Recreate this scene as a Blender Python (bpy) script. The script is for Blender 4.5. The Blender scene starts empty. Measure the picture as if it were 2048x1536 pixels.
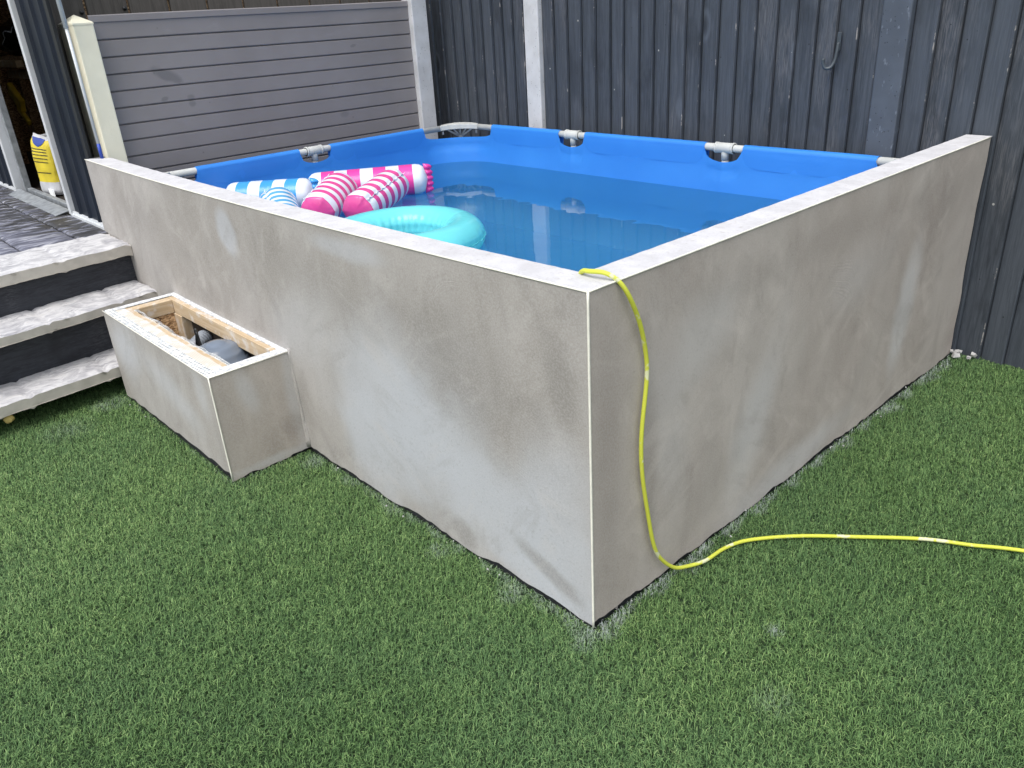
import bpy, bmesh, math, random
import numpy as np
from mathutils import Vector, Matrix, noise as mnoise
C = bpy.context.scene.collection
R = math.radians
PI = math.pi
sc = bpy.context.scene

# ------------------------------------------------------------ camera
yaw, pitch, roll = 2.4155, -0.4384, -0.0624
cf = Vector((math.cos(pitch)*math.cos(yaw), math.cos(pitch)*math.sin(yaw), math.sin(pitch)))
cr = Vector((math.sin(yaw), -math.cos(yaw), 0)); cu = cr.cross(cf)
c_r = math.cos(roll)*cr + math.sin(roll)*cu
c_u = -math.sin(roll)*cr + math.cos(roll)*cu
cam = bpy.data.objects.new('camera', bpy.data.cameras.new('camera'))
C.objects.link(cam)
m = Matrix((c_r, c_u, -cf)).transposed().to_4x4()
m.translation = Vector((1.0582, -1.1647, 1.4335))
cam.matrix_world = m
cam.data.sensor_width = 36
cam.data.lens = 1589.85/2048*36
cam.data.clip_start = 0.02
cam.data.clip_end = 300
sc.camera = cam

# ------------------------------------------------------------ light
SUN_EL, SUN_AZ = R(60), R(288)         # azimuth measured anticlockwise from +X, towards the sun
w = bpy.data.worlds.new('World'); sc.world = w; w.use_nodes = True
wn = w.node_tree; wn.nodes.clear()
sky = wn.nodes.new('ShaderNodeTexSky'); sky.sky_type = 'NISHITA'; sky.sun_disc = False
sky.sun_elevation = SUN_EL; sky.sun_rotation = R(90) - SUN_AZ
sky.air_density = 1.3; sky.dust_density = 3.5; sky.ozone_density = 1.0
bg = wn.nodes.new('ShaderNodeBackground'); bg.inputs[1].default_value = 0.15
wo = wn.nodes.new('ShaderNodeOutputWorld')
hs_ = wn.nodes.new('ShaderNodeHueSaturation'); hs_.inputs['Saturation'].default_value = .45
wn.links.new(sky.outputs[0], hs_.inputs['Color']); wn.links.new(hs_.outputs[0], bg.inputs[0]); wn.links.new(bg.outputs[0], wo.inputs[0])
sl = bpy.data.lights.new('sun', 'SUN'); sl.energy = 1.05; sl.angle = R(40); sl.color = (1, .955, .9)
so = bpy.data.objects.new('sun', sl); C.objects.link(so)
sd = Vector((math.cos(SUN_EL)*math.cos(SUN_AZ), math.cos(SUN_EL)*math.sin(SUN_AZ), math.sin(SUN_EL)))
so.rotation_euler = sd.to_track_quat('Z', 'Y').to_euler()
so.location = (0, 0, 6)
sc.view_settings.view_transform = 'Standard'; sc.view_settings.look = 'None'
sc.view_settings.exposure = 0.64; sc.view_settings.gamma = 1
sc.cycles.max_bounces = 8; sc.cycles.transparent_max_bounces = 12

# ------------------------------------------------------------ helpers
def tag(o, label=None, cat=None, group=None, kind=None):
    if label: o['label'] = label
    if cat: o['category'] = cat
    if group: o['group'] = group
    if kind: o['kind'] = kind
    return o

def thing(name, label, cat, loc=(0, 0, 0), group=None):
    o = bpy.data.objects.new(name, None); C.objects.link(o); o.location = loc
    o.empty_display_size = .05
    return tag(o, label, cat, group)

def link(name, me, mats, parent=None, smooth=False):
    if not isinstance(mats, (list, tuple)): mats = [mats]
    for x in mats: me.materials.append(x)
    if smooth:
        for p in me.polygons: p.use_smooth = True
    o = bpy.data.objects.new(name, me); C.objects.link(o)
    if parent is not None:
        o.parent = parent
        if parent.parent is None: o.location = -Vector(parent.location) if parent.type == 'EMPTY' else Vector((0, 0, 0))
    return o

class MB:
    """collects world-space geometry and links it as one mesh object"""
    def __init__(s): s.v = []; s.f = []; s.mi = []
    def add(s, vs, fs, mi=0):
        b = len(s.v); s.v += [tuple(v) for v in vs]
        s.f += [tuple(i+b for i in f) for f in fs]; s.mi += [mi]*len(fs)
        return s
    def box(s, x0, x1, y0, y1, z0, z1, mi=0, M=None):
        vs = [(x, y, z) for z in (z0, z1) for y in (y0, y1) for x in (x0, x1)]
        if M is not None: vs = [M @ Vector(v) for v in vs]
        return s.add(vs, [(0, 2, 3, 1), (4, 5, 7, 6), (0, 1, 5, 4), (2, 6, 7, 3), (0, 4, 6, 2), (1, 3, 7, 5)], mi)
    def tube(s, pts, r, n=12, mi=0, cap=True, closed=False):
        pts = [Vector(p) for p in pts]; N = len(pts)
        rs = r if isinstance(r, (list, tuple)) else [r]*N
        ring = []; up = None
        for i, p in enumerate(pts):
            if closed: t = pts[(i+1) % N]-pts[i-1]
            else: t = pts[min(i+1, N-1)]-pts[max(i-1, 0)]
            t.normalize()
            if up is None: up = Vector((0, 0, 1)) if abs(t.z) < .9 else Vector((1, 0, 0))
            a = t.cross(up).normalized(); b = a.cross(t).normalized(); up = b
            ring.append([p+(a*math.cos(2*PI*k/n)+b*math.sin(2*PI*k/n))*rs[i] for k in range(n)])
        vs = [v for q in ring for v in q]; fs = []
        for i in range(N if closed else N-1):
            j = (i+1) % N
            for k in range(n):
                l = (k+1) % n; fs.append((i*n+k, i*n+l, j*n+l, j*n+k))
        if cap and not closed: fs += [tuple(range(n))[::-1], tuple((N-1)*n+k for k in range(n))]
        return s.add(vs, fs, mi)
    def grid(s, fn, us, vs_, mi=0, flip=False):
        nu, nv = len(us), len(vs_)
        vv = [fn(u, v) for v in vs_ for u in us]
        ff = []
        for j in range(nv-1):
            for i in range(nu-1):
                q = (j*nu+i, j*nu+i+1, (j+1)*nu+i+1, (j+1)*nu+i)
                ff.append(q[::-1] if flip else q)
        return s.add(vv, ff, mi)
    def build(s, name, mats, parent=None, smooth=False, bevel=0, subsurf=0, seg=2, merge=False, auto=None):
        me = bpy.data.meshes.new(name); me.from_pydata(s.v, [], s.f)
        for p, i in zip(me.polygons, s.mi): p.material_index = i
        if merge or auto is None:
            pass
        bm = bmesh.new(); bm.from_mesh(me)
        if merge: bmesh.ops.remove_doubles(bm, verts=bm.verts, dist=1e-5)
        bmesh.ops.recalc_face_normals(bm, faces=bm.faces) if merge != 'keep' else None
        bm.to_mesh(me); bm.free()
        o = link(name, me, mats, parent, smooth)
        if bevel:
            b = o.modifiers.new('bevel', 'BEVEL'); b.width = bevel; b.segments = seg; b.limit_method = 'ANGLE'; b.angle_limit = R(35)
        if subsurf:
            q = o.modifiers.new('sub', 'SUBSURF'); q.levels = q.render_levels = subsurf
        if auto and smooth:
            pass
        return o

def fbm(x, y, z=0., s=1., o=3):
    return mnoise.fractal(Vector((x*s, y*s, z*s)), 1.0, 2.0, o)
def lin(a, b, n): return [a+(b-a)*i/(n-1) for i in range(n)]
def sm(a, b, x):
    t = min(1, max(0, (x-a)/(b-a))); return t*t*(3-2*t)
def catmull(P, n=10):
    P = [Vector(p) for p in P]; Q = [P[0]*2-P[1]]+P+[P[-1]*2-P[-2]]; out = []
    for i in range(1, len(Q)-2):
        a, b, c, d = Q[i-1], Q[i], Q[i+1], Q[i+2]
        for k in range(n):
            t = k/n
            out.append(.5*((2*b)+(c-a)*t+(2*a-5*b+4*c-d)*t*t+(3*b-a-3*c+d)*t**3))
    out.append(P[-1]); return out

# ------------------------------------------------------------ materials
class Mat:
    def __init__(s, name, rough=.6, spec=.5, metal=0.):
        s.m = bpy.data.materials.new(name); s.m.use_nodes = True; s.t = s.m.node_tree
        s.b = s.t.nodes['Principled BSDF']
        s.b.inputs['Roughness'].default_value = rough; s.b.inputs['Metallic'].default_value = metal
        s.b.inputs['Specular IOR Level'].default_value = spec
        s.co = s.n('ShaderNodeNewGeometry').outputs['Position']
    def n(s, t, **k):
        x = s.t.nodes.new(t)
        for a, b in k.items(): setattr(x, a, b)
        return x
    def set(s, sock, v):
        if hasattr(v, 'is_output') or isinstance(v, bpy.types.NodeSocket): s.t.links.new(v, sock)
        else:
            if isinstance(v, (tuple, list)) and len(v) == 3 and sock.type == 'RGBA': v = (*v, 1)
            sock.default_value = v
    def math(s, op, a, b=None, c=None, clamp=False):
        x = s.n('ShaderNodeMath', operation=op); x.use_clamp = clamp
        s.set(x.inputs[0], a)
        if b is not None: s.set(x.inputs[1], b)
        if c is not None: s.set(x.inputs[2], c)
        return x.outputs[0]
    def vmap(s, scale=(1, 1, 1), loc=(0, 0, 0), rot=(0, 0, 0), co=None):
        x = s.n('ShaderNodeMapping'); x.inputs['Scale'].default_value = scale
        x.inputs['Location'].default_value = loc; x.inputs['Rotation'].default_value = rot
        s.t.links.new(co or s.co, x.inputs[0]); return x.outputs[0]
    def noise(s, scale, detail=3, co=None, rough=.5, dist=0.):
        x = s.n('ShaderNodeTexNoise'); x.inputs['Scale'].default_value = scale
        x.inputs['Detail'].default_value = detail; x.inputs['Roughness'].default_value = rough
        x.inputs['Distortion'].default_value = dist
        s.t.links.new(co or s.co, x.inputs['Vector']); return x.outputs['Fac']
    def vor(s, scale, co=None, feat='F1', out='Distance', rnd=1.):
        x = s.n('ShaderNodeTexVoronoi', feature=feat); x.inputs['Scale'].default_value = scale
        x.inputs['Randomness'].default_value = rnd
        s.t.links.new(co or s.co, x.inputs['Vector']); return x.outputs[out]
    def sep(s, co=None):
        x = s.n('ShaderNodeSeparateXYZ'); s.t.links.new(co or s.co, x.inputs[0]); return x.outputs
    def comb(s, x=0., y=0., z=0.):
        q = s.n('ShaderNodeCombineXYZ')
        for i, v in enumerate((x, y, z)): s.set(q.inputs[i], v)
        return q.outputs[0]
    def step(s, v, a, b, lo=0., hi=1.):
        x = s.n('ShaderNodeMapRange', interpolation_type='SMOOTHSTEP')
        s.set(x.inputs[0], v); x.inputs[1].default_value = a; x.inputs[2].default_value = b
        x.inputs[3].default_value = lo; x.inputs[4].default_value = hi
        return x.outputs[0]
    def ramp(s, v, stops, interp='LINEAR'):
        x = s.n('ShaderNodeValToRGB'); r = x.color_ramp; r.interpolation = interp
        while len(r.elements) < len(stops): r.elements.new(.5)
        for e, (p, c) in zip(r.elements, stops): e.position = p; e.color = (*c, 1)
        s.set(x.inputs[0], v); return x.outputs[0]
    def mix(s, f, a, b, mode='MIX'):
        x = s.n('ShaderNodeMix', data_type='RGBA', blend_type=mode)
        s.set(x.inputs[0], f); s.set(x.inputs[6], a); s.set(x.inputs[7], b); return x.outputs[2]
    def col(s, v): s.set(s.b.inputs['Base Color'], v); return s
    def rough(s, v): s.set(s.b.inputs['Roughness'], v); return s
    def bump(s, h, strength=.3, dist=.01, prev=None):
        x = s.n('ShaderNodeBump'); x.inputs['Strength'].default_value = strength; x.inputs['Distance'].default_value = dist
        s.set(x.inputs['Height'], h)
        if prev: s.t.links.new(prev, x.inputs['Normal'])
        s.t.links.new(x.outputs[0], s.b.inputs['Normal']); return x.outputs[0]
    def blob(s, a, b, ca, cb, ra, rb, rot, wob, soft=.5):
        """soft-edged stain at (ca, cb) of the two coordinates a, b; wob = noise that bends its outline"""
        da = s.math('SUBTRACT', a, ca); db = s.math('SUBTRACT', b, cb); c_, s_ = math.cos(rot), math.sin(rot)
        p = s.math('DIVIDE', s.math('ADD', s.math('MULTIPLY', da, c_), s.math('MULTIPLY', db, s_)), ra)
        q = s.math('DIVIDE', s.math('SUBTRACT', s.math('MULTIPLY', db, c_), s.math('MULTIPLY', da, s_)), rb)
        d = s.math('SQRT', s.math('ADD', s.math('MULTIPLY', p, p), s.math('MULTIPLY', q, q)))
        d = s.math('ADD', d, wob)
        return s.step(d, 1-soft, 1+soft*.6, 1., 0.)

def plain(name, col, rough=.6, var=.12, vs=8., bump=0., bs=60., spec=.5, metal=0.):
    M = Mat(name, rough, spec, metal)
    f = M.noise(vs, 4)
    M.col(M.mix(M.step(f, .3, .7), tuple(c*(1-var) for c in col), tuple(min(1, c*(1+var)) for c in col)))
    if bump: M.bump(M.noise(bs, 3), bump, .004)
    return M.m

# fresh thin coat render, drying unevenly
def render_mat(name, a_i, base_d, base_l, dry, blobs, browns, arcs):
    M = Mat(name, .88, .25)
    X = M.sep(); a = X[a_i]; z = X[2]
    wob = M.math('MULTIPLY', M.math('SUBTRACT', M.noise(3.2, 4), .5), 1.5)
    wob2 = M.math('MULTIPLY', M.math('SUBTRACT', M.noise(9., 4), .5), .9)
    stretch = M.vmap(scale=(1, 1, .55))
    n1 = M.noise(2.2, 5, stretch, .55, .6)
    c = M.mix(M.step(n1, .32, .70), base_d, base_l)
    n2 = M.noise(7, 5, stretch, .6, 1.0)
    c = M.mix(M.step(n2, .50, .72, 0, .30), c, tuple(v*1.22 for v in base_l))
    n2b = M.noise(5.3, 4, M.vmap(scale=(1, 1, .5), loc=(4, 2, 7)), .6, 1.4)
    c = M.mix(M.step(n2b, .52, .72, 0, .32), c, tuple(v*.72 for v in base_d))
    for (ca, cb, ra, rb, ro, st, so_) in blobs:
        c = M.mix(M.math('MULTIPLY', M.blob(a, z, ca, cb, ra, rb, ro, wob, so_), st), c, dry)
    for (ca, cb, ra, rb, ro, st, so_) in browns:
        c = M.mix(M.math('MULTIPLY', M.blob(a, z, ca, cb, ra, rb, ro, wob2, so_), st), c, tuple(v*.70 for v in base_d))
    for i_, (ro, sc_, dr) in enumerate(((.6, (2.2, 2.2, 8.), 1), (-.45, (2.5, 2.5, 9.), -1), (1.1, (3., 3., 7.), 1))):
        rv = (0, ro, 0) if a_i == 0 else (ro, 0, 0)
        sn = M.noise(1.6, 5, M.vmap(scale=sc_, co=M.vmap(rot=rv, loc=(i_*3.1, i_*1.7, i_))), .62, .5)
        mk = M.step(M.noise(2.6, 3, M.vmap(loc=(i_*5., 3., i_*2.))), .46, .62)
        c = M.mix(M.math('MULTIPLY', M.math('MULTIPLY', M.step(sn, .52, .66), mk), .26), c, tuple(v*1.28 for v in base_l))
        c = M.mix(M.math('MULTIPLY', M.math('MULTIPLY', M.step(sn, .48, .36), mk), .22), c, tuple(v*.74 for v in base_d))
    sp = M.noise(210, 2)
    c = M.mix(M.step(sp, .35, .7, .0, .16), c, (.62, .62, .62))
    sp2 = M.noise(120, 3)
    c = M.mix(M.step(sp2, .55, .75, .0, .22), c, tuple(v*.6 for v in base_d))
    # trowel arcs
    hs = None; pv = None
    grain = M.noise(260, 3, None, .6)
    pv = M.bump(grain, .34, .002)
    for (ca, cb, mr0, mr1, st) in arcs:
        da = M.math('SUBTRACT', a, ca); db = M.math('SUBTRACT', z, cb)
        r = M.math('SQRT', M.math('ADD', M.math('MULTIPLY', da, da), M.math('MULTIPLY', db, db)))
        r = M.math('ADD', r, M.math('MULTIPLY', M.noise(4, 3), .06))
        h = M.noise(1, 3, M.comb(M.math('MULTIPLY', r, 190.), 0., 0.), .7)
        mask = M.math('MULTIPLY', M.step(r, mr0, mr0+.05), M.step(r, mr1-.06, mr1, 1, 0))
        mask = M.math('MULTIPLY', mask, M.step(M.noise(3.5, 2), .42, .58))
        pv = M.bump(M.math('MULTIPLY', h, mask), st, .003, pv)
        c = M.mix(M.math('MULTIPLY', M.math('MULTIPLY', M.step(h, .5, .8), mask),   .12), c, (.6, .6, .6))
    pv = M.bump(M.noise(2.5, 3), .22, .03, pv)
    M.col(c)
    return M.m

M_FRONT = render_mat('render_front', 0, (.310, .292, .270), (.385, .368, .352), (.45, .475, .515),
    [(-.74, .36, .36, .30, .35, .78, .8), (-.40, .24, .42, .20, -.3, .75, .8), (-.12, .22, .16, .30, .1, .6, .7), (-.88, .18, .22, .2, 0, .65, .6),
     (-1.69, .78, .085, .10, .2, .75, .25), (-.92, .845, .20, .035, 0, .55, .6), (-1.25, .55, .3, .12, .5, .25, .8), (-.15, .05, .25, .05, -.1, .6, .5)],
    [(-.085, .66, .05, .13, .25, .6, .7), (-.45, .60, .28, .16, -.4, .55, .9), (-.50, .05, .06, .05, 0, .6, .6), (-.15, .10, .14, .03, -.35, .55, .6),
     (-1.25, .75, .5, .10, -.15, .35, .9), (-2.6, .70, .35, .12, 0, .3, .9)],
    [(-.42, .72, .10, .22, .45), (-.05, .85, .30, .62, .42), (-2.1, .5, .1, .3, .2)])
M_SIDE = render_mat('render_side', 1, (.395, .345, .308), (.465, .422, .385), (.54, .53, .525),  # paler and warmer than the front: colour makes up for weaker sun here
    [(1.70, .38, .07, .26, -.15, .75, .7), (.70, .32, .09, .26, -.4, .6, .8), (.95, .05, .35, .06, .1, .6, .7), (.42, .66, .16, .10, .5, .4, .8), (1.3, .62, .2, .12, .3, .3, .9),
     (.30, .45, .07, .3, .2, .3, .8)],
    [(.06, .45, .05, .4, 0, .45, .8), (1.9, .72, .35, .12, .1, .35, .9), (.22, .3, .03, .3, 0, .45, .8), (1.1, .78, .6, .06, 0, .3, .8), (.45, .2, .12, .15, 0, .3, .8)],
    [(1.05, .35, .22, .42, .45), (.3, .8, .2, .45, .35)])
M_BOXR = render_mat('render_box', 2, (.27, .25, .225), (.33, .318, .30), (.40, .42, .45),
    [(.25, .25, .2, .1, 0, .2, .8)], [], [])

def top_mat():
    M = Mat('render_top', .9, .2)
    c = M.mix(M.step(M.noise(14, 5, None, .65), .3, .7), (.50, .50, .515), (.60, .60, .62))
    c = M.mix(M.step(M.noise(45, 4, None, .7), .56, .70, 0, .55), c, (.40, .38, .37))
    c = M.mix(M.step(M.noise(140, 3), .55, .75, 0, .35), c, (.33, .32, .32))
    M.col(c); p = M.bump(M.noise(120, 4), .5, .003); M.bump(M.noise(22, 3), .3, .006, p)
    return M.m
M_TOP = top_mat()
M_BEAD = plain('cream_bead', (.80, .79, .70), .55, .06, 30)
M_BLACK = plain('black_membrane', (.018, .02, .024), .7, .3, 30, .4)

def turf_mat():
    M = Mat('turf_blade', .6, .2)
    at = M.n('ShaderNodeAttribute', attribute_name='tone').outputs['Fac']
    du = M.n('ShaderNodeAttribute', attribute_name='dust').outputs['Fac']
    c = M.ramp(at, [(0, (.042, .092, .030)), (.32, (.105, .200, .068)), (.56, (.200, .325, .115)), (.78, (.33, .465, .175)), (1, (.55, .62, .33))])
    big = M.noise(1.7, 3)
    c = M.mix(M.step(big, .4, .65, 0, .5), c, M.mix(.4, c, (.085, .17, .095)))
    c = M.mix(du, c, (.46, .50, .52))
    M.col(c)
    M.b.inputs['Subsurface Weight'].default_value = 0
    return M.m
M_TURF = turf_mat()
M_THATCH = plain('turf_backing', (.020, .045, .016), .95, .4, 60, .6, 200)

def wood_mat(name, dark, light, rub, grain_axis=2, pitch=None, scrape=.0, knots=True, rough=.62):
    M = Mat(name, rough, .4)
    sca = [1, 1, 1]; sca[grain_axis] = .05
    off = M.n('ShaderNodeAttribute', attribute_name='board').outputs['Fac']
    co = M.n('ShaderNodeVectorMath', operation='ADD'); M.t.links.new(M.co, co.inputs[0])
    M.t.links.new(M.comb(M.math('MULTIPLY', off, 7.), M.math('MULTIPLY', off, 13.), M.math('MULTIPLY', off, 31.)), co.inputs[1])
    cc = co.outputs[0]
    g = M.noise(55, 5, M.vmap(scale=tuple(sca), co=cc), .65, .9)
    g2 = M.noise(260, 3, M.vmap(scale=tuple(sca), co=cc), .7)
    c = M.mix(M.step(g, .3, .7), dark, light)
    c = M.mix(M.step(g2, .45, .7, 0, .4), c, tuple(v*1.5 for v in light))
    blot = M.noise(5, 4, M.vmap(scale=(1, 1, .6), co=cc), .6)
    c = M.mix(M.step(blot, .52, .72, 0, .6), c, tuple(v*.62 for v in dark))
    c = M.mix(M.step(off, .0, 1., 0, .35), c, tuple(v*1.35 for v in light))
    if rub:
        rmask = M.math('MULTIPLY', M.step(M.noise(4, 4, M.vmap(scale=(1, 1, .35), co=cc, loc=(3, 8, 1)), .6), .52, .68), M.step(g2, .42, .6))
        c = M.mix(M.math('MULTIPLY', rmask, .5), c, rub)
    if knots:
        v = M.vor(3.6, M.vmap(scale=(1, 1, .5), co=cc)); 
        k = M.step(v, .03, .10, 1, 0)
        c = M.mix(M.math('MULTIPLY', k, .7), c, tuple(q*.35 for q in dark))
        ring = M.math('MULTIPLY', M.step(v, .08, .12), M.step(v, .12, .17, 1, 0))
        c = M.mix(M.math('MULTIPLY', ring, .35), c, tuple(q*2. for q in light))
    if scrape:
        c = M.mix(M.math('MULTIPLY', M.step(M.vor(7), .025, .04, 1, 0), .8), c, (.5, .5, .48))
        c = M.mix(M.math('MULTIPLY', M.step(M.vor(13, M.vmap(loc=(3, 1, 4))), .035, .05, 1, 0), .8), c, (.010, .012, .015))
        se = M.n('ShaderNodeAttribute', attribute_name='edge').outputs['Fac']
        sn = M.noise(9, 5, M.vmap(scale=(1, 1, .9), co=cc, loc=(1, 2, 9)), .75)
        c = M.mix(M.step(se, -.9, -.3, .85, 0), c, (.008, .010, .014))  # groove shade painted in: board side faces and tucked edges darkened
        c = M.mix(M.math('MULTIPLY', M.math('MULTIPLY', M.step(se, .3, .9), M.step(sn, .58, .65)), scrape*.8), c, (.40, .38, .36))
    M.col(c); p = M.bump(g2, .35, .002); M.bump(g, .3, .003, p)
    return M.m
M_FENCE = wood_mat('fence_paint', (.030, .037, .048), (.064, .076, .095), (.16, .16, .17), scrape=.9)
M_CLAD = wood_mat('wood_cladding', (.060, .054, .048), (.105, .096, .086), None, knots=False)
M_RISER = wood_mat('riser_paint', (.016, .018, .024), (.034, .038, .048), (.09, .09, .10), grain_axis=1, knots=False)
def pine(name, ax):
    M = Mat(name, .6, .3); sca = [1, 1, 1]; sca[ax] = .06
    g = M.noise(70, 4, M.vmap(scale=tuple(sca)), .6, .8)
    c = M.mix(M.step(g, .3, .7), (.50, .375, .235), (.62, .50, .345))
    c = M.mix(M.step(M.noise(26, 4), .5, .68, 0, .55), c, (.72, .72, .72))
    M.col(c); M.bump(g, .2, .001); return M.m
M_PINEX = pine('pine_long', 0); M_PINEY = pine('pine_short', 1); M_PINEZ = pine('pine_upright', 2)
def osb(name, k=1.):
    M = Mat(name, .7, .3)
    v1 = M.vor(85, M.vmap(scale=(1, 1, 2.2), rot=(.5, .4, .2)), out='Color')
    s_ = M.sep(v1)[0]
    c = M.ramp(s_, [(0, (.10*k, .055*k, .03*k)), (.3, (.24*k, .14*k, .07*k)), (.6, (.40*k, .26*k, .14*k)), (1, (.56*k, .40*k, .24*k))])
    c = M.mix(M.step(M.noise(60, 4), .5, .7, 0, .6), c, (.14*k, .08*k, .04*k))
    M.col(c); M.bump(s_, .3, .002); return M.m
M_OSB = osb('strand_board', 1.5); M_OSBD = osb('strand_board_old', .95)

def conc_post(name, col, pit=True):
    M = Mat(name, .75, .3)
    c = M.mix(M.step(M.noise(9, 5), .3, .7), tuple(v*.88 for v in col), tuple(min(1, v*1.06) for v in col))
    v = M.vor(75)
    pits = M.math('MULTIPLY', M.step(v, .12, .22, 1, 0), M.step(M.noise(40, 2), .5, .6))
    c = M.mix(M.math('MULTIPLY', pits, .8), c, tuple(q*.22 for q in col))
    c = M.mix(M.step(M.noise(55, 4, M.vmap(scale=(1, 1, .4))), .62, .72, 0, .5), c, tuple(min(1, q*2.2+.05) for q in col) if not pit else tuple(q*.7 for q in col))
    M.col(c); M.bump(M.math('SUBTRACT', 1, pits), .5, .003); return M.m
M_POSTW = conc_post('post_white', (.56, .57, .58)); M_POSTG = conc_post('post_painted', (.080, .097, .125), False)
M_CREAM = plain('cream_masonry_paint', (.86, .83, .66), .6, .05, 6, .25, 90)

def pvc_mat():
    M = Mat('taupe_plastic', .48, .4)
    c = M.mix(M.step(M.noise(2.5, 3), .3, .7), (.225, .211, .212), (.258, .243, .245))
    X = M.sep(); wob = M.math('MULTIPLY', M.math('SUBTRACT', M.noise(14, 3), .5), 1.2)
    for (cy, cz, ry, rz, ro, st) in [(.50, 1.235, .085, .028, -.45, .55), (.60, 1.12, .022, .018, 0, .4), (.60, 1.09, .02, .016, 0, .4), (.46, 1.125, .02, .012, .3, .45), (1.5, .93, .03, .02, 0, .3), (1.62, 1.30, .02, .008, .2, .4)]:
        c = M.mix(M.math('MULTIPLY', M.blob(X[1], X[2], cy, cz, ry, rz, ro, wob, .4), st), c, (.115, .115, .120))
    c = M.mix(M.math('MULTIPLY', M.step(M.vor(9), .03, .05, 1, 0), .4), c, (.09, .09, .09))
    c = M.mix(M.step(M.noise(18, 5, M.vmap(scale=(1, .3, 1)), .7), .58, .75, 0, .25), c, (.33, .32, .33))
    M.col(c); M.bump(M.noise(120, 3), .06, .001); return M.m
M_PVC = pvc_mat()

def liner_mat(name='blue_liner', c0=(.042, .265, .82), c1=(.058, .320, .90), tr=.22):
    M = Mat(name, .33, .5)
    c = M.mix(M.step(M.noise(1.6, 3), .3, .7), c0, c1); M.col(c)
    b = M.bump(M.noise(5, 4, None, .5, .8), .22, .02)
    tl = M.n('ShaderNodeBsdfTranslucent'); M.set(tl.inputs[0], c)
    mx = M.n('ShaderNodeMixShader'); mx.inputs[0].default_value = tr
    M.t.links.new(M.b.outputs[0], mx.inputs[1]); M.t.links.new(tl.outputs[0], mx.inputs[2])
    M.t.links.new(mx.outputs[0], M.t.nodes['Material Output'].inputs[0]); return M.m
M_LINER = liner_mat()
M_SLEEVE = liner_mat('blue_sleeve', (.038, .245, .77), (.050, .295, .85), .18)
M_GREY = plain('grey_tube', (.50, .52, .51), .6, .06, 20, spec=.3)

def water_mat():
    M = Mat('pool_water', .0)
    t = M.t; t.nodes.remove(M.b)
    fr = M.n('ShaderNodeFresnel'); fr.inputs[0].default_value = 1.44
    gl = M.n('ShaderNodeBsdfGlossy'); gl.inputs['Roughness'].default_value = .015
    tp = M.n('ShaderNodeBsdfTransparent'); tp.inputs[0].default_value = (.95, 1.0, .84, 1)
    bp = M.n('ShaderNodeBump'); bp.inputs['Strength'].default_value = .06; bp.inputs['Distance'].default_value = .02
    t.links.new(M.noise(5, 2), bp.inputs['Height'])
    t.links.new(bp.outputs[0], fr.inputs[1]); t.links.new(bp.outputs[0], gl.inputs['Normal'])
    mx = M.n('ShaderNodeMixShader'); t.links.new(fr.outputs[0], mx.inputs[0])
    df = M.n('ShaderNodeBsdfDiffuse'); df.inputs[0].default_value = (.10, .50, .92, 1)
    m2 = M.n('ShaderNodeMixShader'); m2.inputs[0].default_value = .13
    t.links.new(tp.outputs[0], m2.inputs[1]); t.links.new(df.outputs[0], m2.inputs[2])
    t.links.new(m2.outputs[0], mx.inputs[1]); t.links.new(gl.outputs[0], mx.inputs[2])
    t.links.new(mx.outputs[0], t.nodes['Material Output'].inputs[0]); return M.m
M_WATER = water_mat()

def vinyl(name, c, tr=.0, rough=.22, bs=.25):
    M = Mat(name, rough, .5); M.col(M.mix(M.step(M.noise(12, 3), .3, .7), tuple(v*.92 for v in c), c))
    p = M.bump(M.noise(26, 3, None, .6, 1.2), bs, .006)
    if tr:
        tl = M.n('ShaderNodeBsdfTranslucent'); tl.inputs[0].default_value = (*c, 1)
        mx = M.n('ShaderNodeMixShader'); mx.inputs[0].default_value = tr
        M.t.links.new(M.b.outputs[0], mx.inputs[1]); M.t.links.new(tl.outputs[0], mx.inputs[2])
        M.t.links.new(mx.outputs[0], M.t.nodes['Material Output'].inputs[0])
    return M.m
V_WHITE = vinyl('white_vinyl', (.72, .78, .86)); V_PINK = vinyl('pink_vinyl', (.78, .060, .36)); V_PINK2 = vinyl('rose_vinyl', (.70, .075, .30))
V_BLUE = vinyl('blue_vinyl', (.055, .34, .78)); V_BLUE2 = vinyl('azure_vinyl', (.10, .40, .70))
V_TURQ = vinyl('turquoise_vinyl', (.23, .90, .95), .32, .10, .22)

M_HOSE = Mat('hose_yellow', .5, .35)
_at = M_HOSE.sep()
M_HOSE.col(M_HOSE.mix(M_HOSE.step(M_HOSE.noise(14, 3, None, .7), .56, .62, 0, .75), (.58, .62, .07), (.70, .72, .55)))
M_HOSE = M_HOSE.m

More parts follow.
